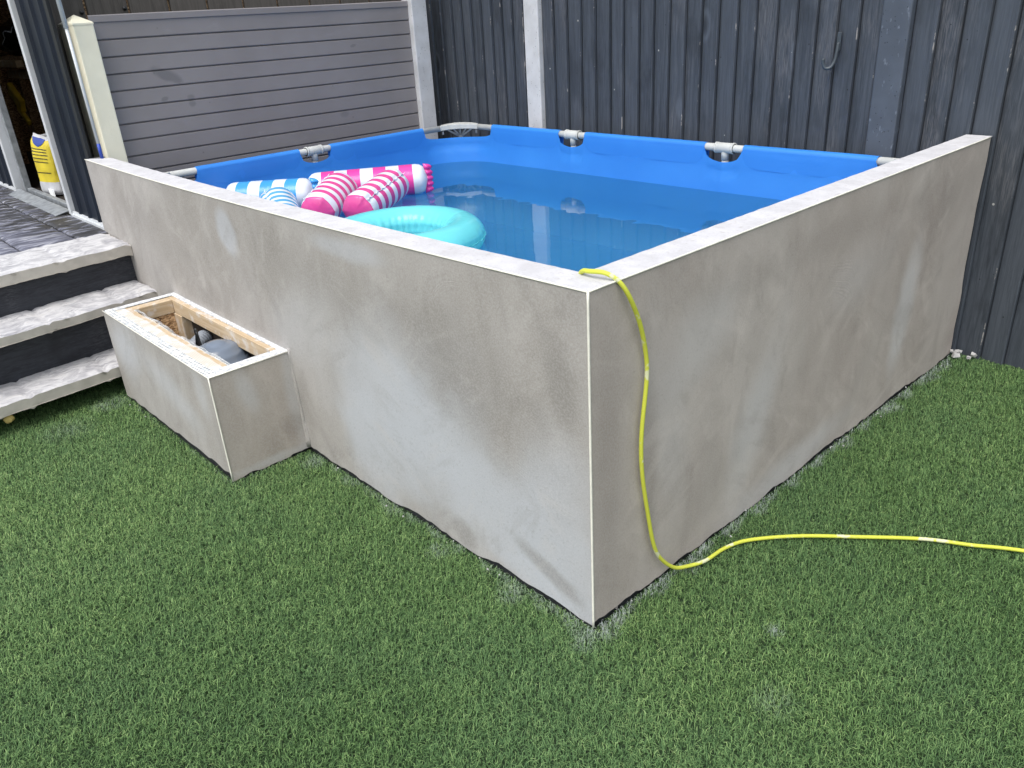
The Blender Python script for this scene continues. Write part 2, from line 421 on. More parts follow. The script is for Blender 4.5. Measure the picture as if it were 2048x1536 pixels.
def stone_mat(name, pale=False):
    M = Mat(name, .7, .35)
    st = M.vmap(scale=(1, .28, 1)) if not pale else M.vmap(scale=(1, .6, 1))
    n = M.noise(16, 6, st, .62, 1.4)
    if pale:
        c = M.ramp(n, [(.30, (.30, .30, .325)), (.43, (.42, .42, .44)), (.58, (.60, .60, .61)), (.8, (.44, .43, .42))])
        M.col(c); M.bump(n, .9, .012)
    else:
        c = M.ramp(n, [(.38, (.070, .073, .095)), (.46, (.14, .148, .195)), (.53, (.22, .23, .285)), (.62, (.38, .39, .43))])
        X = M.sep()
        # wet and trodden slate near the shed door
        wet = M.step(M.math('ADD', M.math('ADD', X[1], M.math('MULTIPLY', M.math('ADD', X[0], 3.6), -.35)), M.math('MULTIPLY', M.math('SUBTRACT', M.noise(5, 4, st), .5), .5)), -.40, -.18, 0, 1)
        stv = M.noise(7, 5, M.vmap(scale=(3.2, .8, 1), rot=(0, 0, .45)), .55, .9)
        wet = M.math('MULTIPLY', wet, M.step(stv, .53, .56, 1, 0))
        c = M.mix(M.math('MULTIPLY', wet, .9), c, (.036, .035, .034))
        M.col(c); M.rough(M.math('SUBTRACT', .75, M.math('MULTIPLY', wet, .3)))
        M.bump(n, .5, .01)
    return M.m
M_STONE = stone_mat('pale_step_stone', True); M_SLATE = stone_mat('slate_paving')
M_EDGE = plain('cut_stone_edge', (.50, .47, .42), .8, .10, 14, .35, 90)
M_ANTH = plain('anthracite_steel', (.011, .016, .027), .45, .2, 5, .05, spec=.2)
M_ANTHB = plain('black_trim', (.008, .010, .013), .5, .3, 10)
M_ALU = plain('white_frame', (.60, .63, .66), .4, .06, 10)
M_ZINC = plain('grey_sill', (.23, .25, .27), .5, .25, 25, .1)
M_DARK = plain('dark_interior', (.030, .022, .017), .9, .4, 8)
M_PIPE = plain('grey_white_pipe', (.56, .60, .62), .4, .05, 10)
M_BLUEP = plain('blue_plastic', (.015, .055, .36), .4, .1)
M_YEL = plain('yellow_sack', (.62, .50, .03), .5, .12, 12, .5, 25)
M_SACKW = plain('white_sack', (.50, .51, .53), .5, .15, 12, .5, 25)
M_INK = plain('black_ink', (.015, .015, .02), .6, .1)
M_BLUEI = plain('blue_ink', (.02, .05, .28), .5, .1)
M_YELT = plain('yellow_tool', (.60, .42, .02), .5, .2)
M_TANK = plain('filter_tank', (.15, .185, .24), .16, .15, 6)
M_HGREY = plain('ribbed_hose', (.26, .29, .33), .35, .1)
M_CABLE = plain('black_rubber', (.012, .014, .016), .35, .2)
M_OLIVE = plain('olive_cap', (.085, .11, .02), .4, .2)
M_CLEAR = plain('smoky_plastic', (.14, .17, .20), .15, .2)
M_HOOK = plain('painted_iron', (.055, .070, .085), .45, .2)
M_FOAM = plain('yellow_foam', (.62, .46, .17), .9, .15, 30, .6, 120)
M_RUBBLE = plain('plaster_crumb', (.45, .45, .45), .9, .1, 40)
M_MORTAR = plain('mortar_joint', (.045, .045, .045), .9, .3, 40)

def perf_mat():
    """plasterer's perforated bead: white strip with rows of small slots"""
    M = Mat('perforated_bead', .5, .4); X = M.sep()
    c = M.mix(M.step(M.noise(30, 4), .3, .65), (.56, .60, .62), (.80, .82, .83))
    u = M.math('FRACT', M.math('MULTIPLY', X[0], 62.)); v = M.math('FRACT', M.math('MULTIPLY', X[1], 72.))
    hu = M.math('LESS_THAN', M.math('ABSOLUTE', M.math('SUBTRACT', u, .5)), .26)
    hv = M.math('LESS_THAN', M.math('ABSOLUTE', M.math('SUBTRACT', v, .5)), .28)
    h = M.math('MULTIPLY', M.math('MULTIPLY', hu, hv), M.step(M.noise(35, 3), .40, .52))
    M.col(M.mix(M.math('MULTIPLY', h, .85), c, (.20, .21, .22))); M.bump(M.math('SUBTRACT', 1, h), .4, .002)
    return M.m
M_PERF = perf_mat()
def scrim_mat():
    M = Mat('plaster_scrim', .75, .3); X = M.sep()
    lines = M.step(M.math('ABSOLUTE', M.math('SUBTRACT', M.math('FRACT', M.math('MULTIPLY', X[1], 150.)), .5)), .12, .3, 1, 0)
    c = M.mix(M.step(M.noise(12, 4), .35, .65), (.58, .52, .43), (.62, .58, .51))
    c = M.mix(M.math('MULTIPLY', lines, .45), c, (.76, .78, .78))
    c = M.mix(M.step(M.noise(22, 5), .48, .66, 0, .8), c, (.70, .72, .74))
    M.col(c); return M.m
M_SCRIM = scrim_mat()
def smear_mat():
    M = Mat('plaster_smear', .8, .3)
    c = M.mix(M.step(M.noise(60, 5, None, .7), .38, .6), (.46, .48, .50), (.76, .78, .80)); M.col(c)
    M.bump(M.noise(120, 3), .6, .003); return M.m
M_SMEAR = smear_mat()

# ------------------------------------------------------------ ground
H, LA, LB, T = .90, 3.262, 2.293, .094
def bow(x, z):      # the long wall bellies outward slightly
    s = min(1, max(0, -x/LA)); return -(.012+.022*z/H)*4*s*(1-s)
BX0, BX1, BD, BH = -2.43, -1.393, .317, .400

g = MB(); g.box(-60, 60, -60, 60, -.3, -.012)
tag(g.build('ground', M_THATCH), kind='structure')

def make_turf():
    rng = np.random.default_rng(4)
    pos = np.array((1.0582, -1.1647, 1.4335)); f = np.array(cf); r = np.array(c_r); u = np.array(c_u)
    def sample(n, x0, x1, y0, y1): return np.stack([rng.uniform(x0, x1, n), rng.uniform(y0, y1, n)], 1)
    P = sample(1500000, -3.3, 2.2, -2.4, 2.31)
    ok = ((P[:, 1] < -.004+np.where((P[:, 0] < 0), -.03*np.clip(-P[:, 0]*(3.26+P[:, 0])/2.6, 0, 1)*.5, 0)) | (P[:, 0] > .004))
    ok &= ~((P[:, 0] > BX0-.0) & (P[:, 0] < BX1+.004) & (P[:, 1] > -BD-.003))
    ok &= P[:, 0] > -2.95-.2*P[:, 1]*0
    P = P[ok]
    d = np.concatenate([P, np.zeros((len(P), 1))], 1)-pos
    z = d@f; px = (d@r)/z*1589.85; py = (d@u)/z*1589.85
    inv = (z > .1) & (np.abs(px) < 1100) & (np.abs(py) < 830)
    mar = (z > .1) & (np.abs(px) < 1700) & (np.abs(py) < 1300)
    keep = rng.random(len(P)); dist = np.sqrt((d**2).sum(1))
    dens = np.where(inv, np.clip(1.0-(dist-1.9)*.16, .6, 1), np.where(mar, .30, .08))
    P = P[keep < dens]; n = len(P)
    wide = 1/np.sqrt(dens[keep < dens])
    # nap: the pile lies in slowly turning directions
    nf = np.sin(P[:, 0]*2.3+1.2*np.sin(P[:, 1]*1.9))+np.cos(P[:, 1]*3.1+P[:, 0]*1.1)
    ang = .6*nf+rng.normal(0, 1.7, n)+2.2
    L = rng.uniform(.012, .026, n); W = rng.uniform(.00048, .00090, n)*wide
    lean = rng.uniform(.6, 1.75, n); curl = rng.normal(0, 1.7, n)
    # distance to the walls for the dusted blades
    dA = np.where(P[:, 0] < 0, -P[:, 1], np.hypot(P[:, 0], np.minimum(P[:, 1], 0)))
    dB = np.where(P[:, 1] > 0, P[:, 0], np.hypot(P[:, 0], P[:, 1]))
    dw = np.minimum(np.abs(dA), np.abs(dB))
    dbx = np.hypot(np.maximum(0, np.maximum(BX0-P[:, 0], P[:, 0]-BX1)), np.maximum(0, -BD-P[:, 1]))
    patch = np.sin(P[:, 0]*23+2*np.sin(P[:, 1]*17))*np.sin(P[:, 1]*19+1.3*np.sin(P[:, 0]*31))
    amt = np.where(dB <= dA, 1., .5)
    dust = amt*np.clip(1-dw/(.042+.030*patch), 0, 1)**.5*(rng.random(n) < .62)
    dust = np.maximum(dust, .5*np.clip(1-dbx/.022, 0, 1)*(rng.random(n) < .3)*(patch > -.1))
    for (sx, sy, sr, sa) in [(.335, .300, .022, .7), (.02, -.05, .035, .5), (-1.30, -.05, .05, .45), (-.55, -.07, .035, .45), (-.25, -.055, .04, .5), (-2.42, -.40, .07, .45), (-2.3, -.6, .10, .22), (.45, .1, .05, .2)]:
        dd = np.hypot(P[:, 0]-sx, P[:, 1]-sy); dust = np.maximum(dust, sa*np.clip(1.3-dd/sr, 0, 1)*(rng.random(n) < .6))
    dust = np.clip(dust*rng.uniform(.5, 1, n), 0, 1)
    tone = np.clip(rng.beta(2.0, 2.5, n)+.05*nf+.04*patch-.08*np.clip(P[:, 0]+.3, -1, 1.2), 0, 1)  # last term paints the right-hand shade into the blades, darker towards +X
    seg = 3; ts = np.linspace(0, 1, seg+1)
    V = np.zeros((n, seg*2+1, 3), np.float32)
    px_, py_, pz_ = P[:, 0].copy(), P[:, 1].copy(), np.full(n, -.013)
    a = ang.copy(); el = np.pi/2-lean*.5
    for k, t in enumerate(ts):
        sx, sy = -np.sin(a), np.cos(a); ww = W*(1-.75*t**2)
        if k < seg:
            V[:, 2*k] = np.stack([px_-sx*ww, py_-sy*ww, pz_], 1); V[:, 2*k+1] = np.stack([px_+sx*ww, py_+sy*ww, pz_], 1)
        else: V[:, 2*k] = np.stack([px_, py_, pz_], 1)
        h = L/seg
        px_ = px_+np.cos(a)*np.cos(el)*h; py_ = py_+np.sin(a)*np.cos(el)*h; pz_ = np.maximum(pz_+np.sin(el)*h, .001)
        el = el-lean*.55; a = a+curl*.55
    # keep blades out of the walls
    vx, vy = V[..., 0], V[..., 1]
    inside = (vx < 0) & (vy > 0) & (vx > -3.3)
    push = inside & (np.abs(vx) < vy); V[..., 0][push] = .002
    push2 = inside & ~push; V[..., 1][push2] = -.002
    vp = seg*2+1; base = (np.arange(n)*vp)[:, None]
    quads = np.concatenate([[2*k, 2*k+1, 2*k+3, 2*k+2] for k in range(seg-1)])[None]+base
    tri = np.array([2*seg-2, 2*seg-1, 2*seg])[None]+base
    loops = np.concatenate([quads, tri], 1).ravel().astype(np.int32)
    tot = np.tile([4]*(seg-1)+[3], n).astype(np.int32); st = np.concatenate([[0], np.cumsum(tot)[:-1]]).astype(np.int32)
    me = bpy.data.meshes.new('turf')
    me.vertices.add(n*vp); me.vertices.foreach_set('co', V.reshape(-1))
    me.loops.add(len(loops)); me.loops.foreach_set('vertex_index', loops)
    me.polygons.add(len(tot)); me.polygons.foreach_set('loop_start', st); me.polygons.foreach_set('loop_total', tot)
    me.update()
    for nm, arr in (('tone', tone), ('dust', dust)):
        at = me.attributes.new(nm, 'FLOAT', 'POINT')
        x = np.repeat(arr, vp)
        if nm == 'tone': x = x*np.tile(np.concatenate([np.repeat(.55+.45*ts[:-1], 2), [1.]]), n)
        at.data.foreach_set('value', x.astype(np.float32))
    me.polygons.foreach_set('use_smooth', np.ones(len(tot), bool))
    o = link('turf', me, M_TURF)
    tag(o, 'short curly green artificial turf of the lawn', 'grass', kind='stuff')
    print('turf blades', n)
make_turf()

# ------------------------------------------------------------ rendered surround wall
wall = thing('rendered_wall', 'L shaped grey beige rendered wall around the pool, still drying in patches', 'wall', (0, 0, 0))
def rag(s, k): return .011+.016*fbm(s*5, k*3.1)+.008*fbm(s*27, k)
def ragb(s, k): return max(.001, rag(s, k)*.9)
a = MB()
xs = lin(-LA, 0, 140)
def ztop(x, z): return z
def fr(u, v):
    zb = ragb(u, 1.); z = zb+(H-zb)*v
    return (u, bow(u, z)+.0012*fbm(u*6, v*6), z)
a.grid(fr, xs, lin(0, 1, 14))
a.build('front_face', M_FRONT, wall, True, merge=True)
b = MB()
ys = lin(0, LB, 110)
def ragy(z):  # wavy scribed edge against the fence
    return -.012+.012*fbm(z*5, 9.)-.018*sm(.2, .45, z)*sm(.85, .6, z)
def fb(u, v):
    zb = ragb(u, 5.); z = zb+(H-zb)*v; y = u if u < LB-.1 else u+(ragy(z))*(u-(LB-.1))/.1
    return (.0012*fbm(u*6, v*6, 4), y, z)
b.grid(fb, ys, lin(0, 1, 24))
b.build('side_face', M_SIDE, wall, True, merge=True)
t = MB()
def ft(u, v): return (u+(T*v*0), bow(u, H)*1.0+T*v, H+.0015*fbm(u*20, v*3))
nx = lin(-LA, 0, 140)
t.grid(lambda u, v: (u*(1-v*T/LA), bow(u, H)+T*v, H-.0005+.0012*fbm(u*24, v*4)), nx, lin(0, 1, 6))
t.grid(lambda u, v: (-T*v, T*v+(LB-T*v)*u, H-.0005+.0012*fbm(9, u*50, v*4)), lin(0, 1, 110), lin(0, 1, 6))
t.build('wall_top', M_TOP, wall, True, merge=False)
c_ = MB()
c_.grid(lambda u, v: (u*(1-T/LA), bow(u, H)+T, v*H*.999), nx, [0, 1])
c_.grid(lambda u, v: (-T, T+(LB-T)*u, v*H*.999), lin(0, 1, 20), [0, 1])
c_.grid(lambda u, v: (-LA, bow(-LA, 0)+T*u, v*H*.999), [0, 1], [0, 1])
c_.build('inner_face', plain('bare_render', (.36, .35, .34), .9, .1, 8, .3), wall)
k_ = MB()
k_.grid(lambda u, v: (u, bow(u, v*.06)+.008, v*.06-.01), nx, [0, 1])
k_.grid(lambda u, v: (-.008, u, v*.06-.01), ys, [0, 1])
k_.grid(lambda u, v: (-.010, LB+.03*(u-.5)*2, v*H*.99), [0, 1], [0, 1])
k_.build('black_base_membrane', M_BLACK, wall)
bd = MB()
bd.tube([(x, bow(x, H)-.0005, H-.0012) for x in lin(-LA, -.003, 90)], .0024, 6)
bd.build('top_edge_bead', M_BEAD, wall, True)
bd = MB(); bd.tube([(.0005, y, H-.0012) for y in lin(.003, LB-.02, 60)], .0024, 6)
bd.build('top_edge_bead', M_BEAD, wall, True)
bd = MB(); bd.tube([(.0006, -.0006, z) for z in lin(.004, H, 40)], .0030, 6)
bd.build('corner_bead', M_BEAD, wall, True)

# crumbs of plaster at the foot of the walls
rd = random.Random(5); cb = MB()
def crumb(x, y, z, s):
    M = Matrix.Translation((x, y, z)) @ Matrix.Rotation(rd.uniform(0, 6), 4, Vector((rd.random(), rd.random(), rd.random()+.1)).normalized())
    vs = [M @ Vector((sx*s*rd.uniform(.5, 1.2), sy*s*rd.uniform(.5, 1.2), sz*s*rd.uniform(.3, .9))) for sz in (-1, 1) for sy in (-1, 1) for sx in (-1, 1)]
    cb.add(vs, [(0, 2, 3, 1), (4, 5, 7, 6), (0, 1, 5, 4), (2, 6, 7, 3), (0, 4, 6, 2), (1, 3, 7, 5)])
for i in range(26):
    if rd.random() < .5: y = rd.uniform(0, LB-.1); crumb(rd.uniform(.006, .05), y, .016, rd.uniform(.001, .0028))
    else: x = rd.uniform(-1.35, -.02); crumb(x, bow(x, 0)-rd.uniform(.006, .04), .014, rd.uniform(.001, .0028))
for i in range(10): crumb(rd.uniform(-.06, .10), LB-rd.uniform(.0, .05), .02, rd.uniform(.006, .016))
for i in range(3): crumb(rd.uniform(BX0, BX0+.3), -BD-rd.uniform(.01, .03), .014, rd.uniform(.002, .0035))
tag(cb.build('plaster_crumbs', M_RUBBLE, smooth=False), 'white crumbs of fallen plaster scattered along the wall base', 'crumbs', kind='stuff')

# ------------------------------------------------------------ pump box
pb = thing('pump_box', 'low open rendered box with bare timber rim built against the long wall', 'box', ((BX0+BX1)/2, -BD/2, 0))
q = MB()
q.grid(lambda u, v: (u, -BD, (.012+.014*fbm(u*8, 3)+.02*(u-BX0))+(BH-.02)*v if v < 1 else BH), lin(BX0, BX1, 40), lin(0, 1, 8))
def bxs(u, v):
    zb = max(.001, .002+.012*fbm(u*14, 7)+.008*sm(-.18, -.05, u)); return (BX1, u, zb+(BH-zb)*v)
q.grid(bxs, lin(-BD, -.008, 26), lin(0, 1, 8), 1)
q.grid(lambda u, v: (BX0, u, .01+(BH-.01)*v), lin(-BD, -.008, 4), lin(0, 1, 3))
q.build('rendered_shell', [render_mat('render_box_face', 0, (.315, .295, .270), (.38, .365, .35), (.46, .48, .51),
    [(-2.25, .28, .16, .12, .3, .8, .8), (-1.8, .22, .3, .08, -.3, .5, .8), (-1.5, .30, .05, .1, 0, .4, .8)],
    [(-1.42, .1, .04, .2, 0, .4, .9)], [(-1.40, .30, .03, .30, .3)]), render_mat('render_box_side', 1, (.37, .325, .285), (.43, .39, .35), (.50, .50, .50),
    [(-.20, .30, .03, .08, .2, .6, .8), (-.03, .25, .03, .3, 0, .6, .7), (-.15, .02, .2, .02, 0, .6, .7)], [(-.06, .12, .05, .05, 0, .5, .8)], [(-.15, .25, .03, .15, .3)])], pb, True, merge=True)
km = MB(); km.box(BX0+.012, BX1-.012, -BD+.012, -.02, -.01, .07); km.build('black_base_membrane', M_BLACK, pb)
fi = MB()   # raised fillet of fresh plaster where box meets wall
for k in range(2):
    o_ = k*.022
    fi.tube([(BX1+.003+.010*fbm(z*5, k*4), -.006-.004*z/H-o_*.2+bow(BX1, z)*.45, z) for z in lin(.015, BH+.01, 14)], [.0075+.003*fbm(z*9, k) for z in lin(0, 1, 14)], 8)
fi.build('plaster_fillet', M_FRONT, pb, True)
# timber rim
RF, RBk, RL, RRt, RT = .094, .048, .085, .062, .056
yf0, yf1 = -BD+.006, -BD+RF; yb0, yb1 = -.060, -.022
q = MB(); q.box(BX0+.006, BX1-.006, yf0, yf1, BH-.006-RT, BH-.004); q.build('timber_rail', M_PINEX, pb, bevel=.0015)
q = MB(); q.box(BX0+.006, BX1-.006, yb0, yb1, BH-.006-RT, BH-.004); q.build('timber_rail', M_PINEX, pb, bevel=.0015)
q = MB(); q.box(BX0+.006, BX0+RL, yf1+.001, yb0-.001, BH-.006-RT, BH-.0045); q.build('timber_rail', M_PINEY, pb, bevel=.0015)
q = MB(); q.box(BX1-RRt, BX1-.006, yf1+.001, yb0-.001, BH-.006-RT, BH-.0045); q.build('timber_rail', M_PINEY, pb, bevel=.0015)
q = MB(); q.box(BX0+.05, BX0+RL-.004, yf0+.01, yb1, .0, BH-.008-RT); q.build('strand_board_panel', M_OSB, pb)
q = MB(); q.box(BX0+RL-.003, BX0+RL+.075, yb0-.004, yb0+.036, .0, BH-.008-RT); q.build('timber_stud', M_PINEZ, pb, bevel=.001)
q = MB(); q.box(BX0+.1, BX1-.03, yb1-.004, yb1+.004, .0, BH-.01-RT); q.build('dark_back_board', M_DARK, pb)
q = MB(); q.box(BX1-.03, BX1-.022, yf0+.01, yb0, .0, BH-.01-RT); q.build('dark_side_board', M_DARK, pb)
# beads and plaster skins on the rim
q = MB()
def strip(mb, x0, x1, y0, y1, z, th, nx_=30, ny_=3, wav=.0, w0=0):
    """thin strip; its y1 edge may wander"""
    for (zz, fl) in ((z+th, False), (z, True)):
        mb.grid(lambda u, v: (x0+(x1-x0)*u, y0+(y1+wav*fbm(u*6, w0)-y0)*v, zz+.0006*fbm(u*30, v*3, w0)), lin(0, 1, nx_), lin(0, 1, ny_), flip=fl)
    mb.grid(lambda u, v: (x0+(x1-x0)*u, y0, z+th*v), lin(0, 1, nx_), [0, 1])
    mb.grid(lambda u, v: (x0+(x1-x0)*u, y1+wav*fbm(u*6, w0), z+th*v), lin(0, 1, nx_), [0, 1])
strip(q, BX0, BX1, -BD-.001, -BD+.036, BH-.003, .003, 40)
q.build('perforated_bead', M_PERF, pb, merge=True)
q = MB()
q.grid(lambda u, v: (BX0+.02+(BX1-.05-BX0)*u, -BD+.036+(.062+.010*fbm(u*5, 2)+.006*fbm(u*17, 2))*v, BH-.0022-.004*v*v), lin(0, 1, 60), lin(0, 1, 5))
q.build('fibre_scrim', M_SCRIM, pb, True)
q = MB()
for k in range(7):
    y0 = -BD+.096+k*.0022
    q.tube([(BX0+.08+(BX1-BX0-.14)*s, y0+.012*fbm(s*5, 2)+.006*fbm(s*17, 2)+.002*fbm(s*9, k)+.004*sm(.4, .0, s), BH-.004-.0006*k-.004*abs(fbm(s*4, k))) for s in lin(0, 1, 70)], .00055, 4)
q.build('loose_threads', M_PERF, pb, True)
q = MB(); strip(q, BX0, BX0+.036, -BD+.037, -.006, BH-.003, .0025, 4, 20); strip(q, BX0+.037, BX1-.05, -.040, -.004, BH-.0028, .003, 30, 3, .003, 5)
strip(q, BX1-.052, BX1+.001, -BD+.038, -.010, BH-.003, .003, 6, 20)
M_tmp = q.build('plaster_smear', M_SMEAR, pb, True, merge=True)
q = MB(); q.tube([(BX1+.0006, -BD-.0006, z) for z in lin(.002, BH, 12)], .0026, 6); q.build('corner_bead', M_BEAD, pb, True)
q = MB(); q.tube([(BX0, -BD-.0015, BH+.0002), (BX1, -BD-.0015, BH+.0002)], .0022, 6); q.tube([(BX1+.0015, -BD, BH), (BX1+.0015, -.012, BH)], .0022, 6)
q.build('top_edge_bead', M_BEAD, pb, True)

# filter pump inside the box
fp = thing('filter_pump', 'dark grey rounded filter pump down inside the open rendered box', 'pump', (-1.85, -.13, 0))
def lathe(mb, prof, cx, cy, n=40, mi=0, rot=None):
    vs = []
    for (r_, z_) in prof:
        for k in range(n):
            p = Vector((r_*math.cos(2*PI*k/n), r_*math.sin(2*PI*k/n), z_))
            if rot is not None: p = rot @ p
            vs.append((cx+p.x, cy+p.y, p.z) if rot is None else (cx[0]+p.x, cx[1]+p.y, cx[2]+p.z))
    N = len(prof); fs = []
    for i in range(N-1):
        for k in range(n):
            l = (k+1) % n; fs.append((i*n+k, i*n+l, (i+1)*n+l, (i+1)*n+k))
    fs += [tuple(range(n))[::-1], tuple((N-1)*n+k for k in range(n))]
    mb.add(vs, fs, mi)
q = MB(); lathe(q, [(.10, .0), (.112, .02), (.112, .24), (.117, .243), (.117, .262), (.112, .265), (.110, .292), (.104, .306), (.098, .309), (.094, .324), (.086, .334), (.079, .336), (.072, .350), (.050, .360), (.044, .358), (.036, .366), (.014, .370), (.004, .370)], -1.775, -.125)
q.build('tank', M_TANK, fp, True)
q = MB(); q.tube([(-1.87+.035*math.cos(a_), -.20+.02*math.cos(a_), .315+.045*math.sin(a_)) for a_ in lin(0, PI, 14)]+[(-1.905, -.22, .2)], .008, 8)
q.tube(catmull([(-1.99, -.14, .15), (-1.965, -.14, .26), (-1.94, -.13, .37), (-1.93, -.135, .30), (-1.945, -.13, .38), (-1.915, -.13, .30), (-1.88, -.12, .345)], 8), .0045, 8)
q.build('power_cable', M_CABLE, fp, True)
q = MB(); pts = catmull([(-2.00, -.235, .03), (-2.00, -.225, .15), (-2.02, -.17, .235), (-2.05, -.11, .272), (-2.09, -.045, .285)], 24)
q.tube(pts, [.033+.0016*math.sin(i*1.5) for i in range(len(pts))], 18)
q.build('ribbed_hose', M_HGREY, fp, True)
q = MB(); lathe(q, [(.052, 0), (.052, .06), (.048, .075), (.036, .088), (.01, .092)], (-1.70, -.185, .235), 0, 28, rot=Matrix.Rotation(.25, 3, 'X'))
q.build('clear_pot', M_CLEAR, fp, True)
q = MB(); lathe(q, [(.026, 0), (.030, .03), (.026, .05), (.008, .055)], (-1.735, -.205, .275), 0, 24, rot=Matrix.Rotation(.3, 3, 'X'))
q.build('olive_cap', M_OLIVE, fp, True)
q = MB(); lathe(q, [(.022, 0), (.022, .05), (.016, .058)], (-1.64, -.16, .26), 0, 20, rot=Matrix.Rotation(.0, 3, 'X'))
q.build('hose_port', M_HGREY, fp, True, bevel=.004)

# ------------------------------------------------------------ frame pool
RZ, RX0, RX1, RY0, RY1, RR = .790, -3.062, -.130, .130, 2.195, .0175
pool = thing('frame_pool', 'blue lined rectangular frame pool with grey tube rim, filled with water', 'pool', ((RX0+RX1)/2, (RY0+RY1)/2, 0))
tx = [-1.105, -2.085]; ty = [1.125]; CC = .33
q = MB(); q.tube([(RX0+.02, RY1, RZ), (RX1-.02, RY1, RZ)], RR, 20); q.build('back_rail', M_GREY, pool, True)
q = MB(); q.tube([(RX0+.02, RY0, RZ), (RX1-.02, RY0, RZ)], RR, 20); q.build('front_rail', M_GREY, pool, True)
q = MB(); q.tube([(RX0, RY0+.02, RZ), (RX0, RY1-.02, RZ)], RR, 20); q.build('end_rail', M_GREY, pool, True)
q = MB(); q.tube([(RX1, RY0+.02, RZ), (RX1, RY1-.02, RZ)], RR, 20); q.build('end_rail', M_GREY, pool, True)
def tjoint(x, y, ax):
    q = MB(); d = Vector((1, 0, 0)) if ax == 0 else Vector((0, 1, 0)); p = Vector((x, y, RZ))
    n_ = Vector((0, 1 if y > 1 else -1, 0)) if ax == 0 else Vector((-1 if x < -1 else 1, 0, 0))
    ot = -.04 if n_.y < 0 or n_.x > 0 else .08
    q.tube([p-d*.050, p-d*.048, p+d*.048, p+d*.050], [.0225, .0240, .0240, .0225], 20)
    q.tube([p+d*.040, p+d*.050], [.0262, .0262], 20); q.tube([p-d*.050, p-d*.040], [.0262, .0262], 20)
    q.tube([p, p-Vector((0, 0, .055))-n_*(-.003)], .0185, 16)
    q.build('tee_joint', M_GREY, pool, True)
    q = MB(); q.tube([p-Vector((0, 0, .05))+n_*.003, Vector((x, y, .0))+n_*abs(ot)*.8], .0165, 14); q.build('leg', M_GREY, pool, True)
for x in tx: tjoint(x, RY1, 0); tjoint(x, RY0, 0)
tjoint(RX0, ty[0], 1); tjoint(RX1, ty[0], 1)
def corner(cx, cy, sx, sy):
    """flat curved cover over the corner with a ribbed cone down to the corner leg; sx, sy point inward"""
    q = MB(); L_ = .165
    p0 = Vector((cx, cy+sy*L_, RZ+.012)); p1 = Vector((cx+sx*.01, cy+sy*.01, RZ+.024)); p2 = Vector((cx+sx*L_, cy, RZ+.012))
    def cur(s): return p0*(1-s)**2+p1*2*s*(1-s)+p2*s*s
    n = 20; o_, i_ = [], []
    for k in range(n+1):
        s = k/n; c = cur(s); inw = Vector((sx, sy, 0)).normalized()
        wd = .022+.040*math.sin(PI*s)
        o_.append(c-inw*.020); i_.append(c+inw*wd)
    vs = []
    for k in range(n+1):
        vs += [o_[k]+Vector((0, 0, .006)), i_[k]+Vector((0, 0, .004)), i_[k]-Vector((0, 0, .024)), o_[k]-Vector((0, 0, .018))]
    fs = []
    for k in range(n):
        for j in range(4):
            l = (j+1) % 4; fs.append((4*k+j, 4*k+l, 4*k+4+l, 4*k+4+j))
    fs += [(0, 1, 2, 3), (4*n+3, 4*n+2, 4*n+1, 4*n)]
    q.add(vs, fs); q.build('corner_cover', M_GREY, pool, False, bevel=.002)
    q = MB()
    bt = Vector((cx+sx*.035, cy+sy*.035, RZ-.075))
    for s in (.12, .3, .5, .7, .88):
        c = cur(s)+Vector((sx, sy, 0)).normalized()*.02-Vector((0, 0, .016))
        q.tube([c, bt+Vector((0, 0, .01))], [.0045, .0075], 6)
    q.tube([bt+Vector((0, 0, .02)), bt-Vector((0, 0, .02))], .017, 14)
    for s in (.05, .95):
        c = cur(s); q.tube([c-Vector((0, 0, .03)), c-Vector((0, 0, .052))], .006, 8)
    q.build('corner_bracket', M_GREY, pool, True)
    q = MB(); q.tube([bt, Vector((cx+sx*.035, cy+sy*.035, 0))], .0165, 14); q.build('leg', M_GREY, pool, True)
for cx, sx in ((RX0, 1), (RX1, -1)):
    for cy, sy in ((RY0, 1), (RY1, -1)): corner(cx, cy, sx, sy)
# liner: perimeter path with rounded corners
Rc = .30
def path():
    pts = []
    def seg(a, b, n):
        for k in range(n): pts.append((Vector(a)+(Vector(b)-Vector(a))*k/n))
    def arc(c, a0, n=16):
        for k in range(n):
            an = a0+(PI/2)*k/n; pts.append(Vector((c[0]+Rc*math.cos(an), c[1]+Rc*math.sin(an), 0)))
    x0, x1, y0, y1 = RX0, RX1, RY0, RY1
    seg((x0+Rc, y0, 0), (x1-Rc, y0, 0), 120); arc((x1-Rc, y0+Rc), -PI/2)
    seg((x1, y0+Rc, 0), (x1, y1-Rc, 0), 80); arc((x1-Rc, y1-Rc), 0)
    seg((x1-Rc, y1, 0), (x0+Rc, y1, 0), 120+60); arc((x0+Rc, y1-Rc), PI/2)
    seg((x0, y1-Rc, 0), (x0, y0+Rc, 0), 80+40); arc((x0+Rc, y0+Rc), PI)
    return pts
PP = path(); NP = len(PP)
def hole_depth(p):
    """how far the top hem dips at this spot of the perimeter: cut-outs at joints and corners"""
    d = 0
    for x in tx:
        if abs(p.y-RY1) < .01 or abs(p.y-RY0) < .01:
            u = abs(p.x-x)/.092
            if u < 1: d = max(d, .026+.036*math.sqrt(1-u*u))
    if abs(p.x-RX0) < .01 or abs(p.x-RX1) < .01:
        u = abs(p.y-ty[0])/.092
        if u < 1: d = max(d, .026+.036*math.sqrt(1-u*u))
    for cx in (RX0, RX1):
        for cy in (RY0, RY1):
            dx, dy = abs(p.x-cx), abs(p.y-cy)
            m_ = max(dx, dy)
            lim = Rc+.012 if cx == RX0 else .235
            if m_ < lim:
                u = m_/lim; d = max(d, .024+.030*(1-u**7)**.5)
    return d
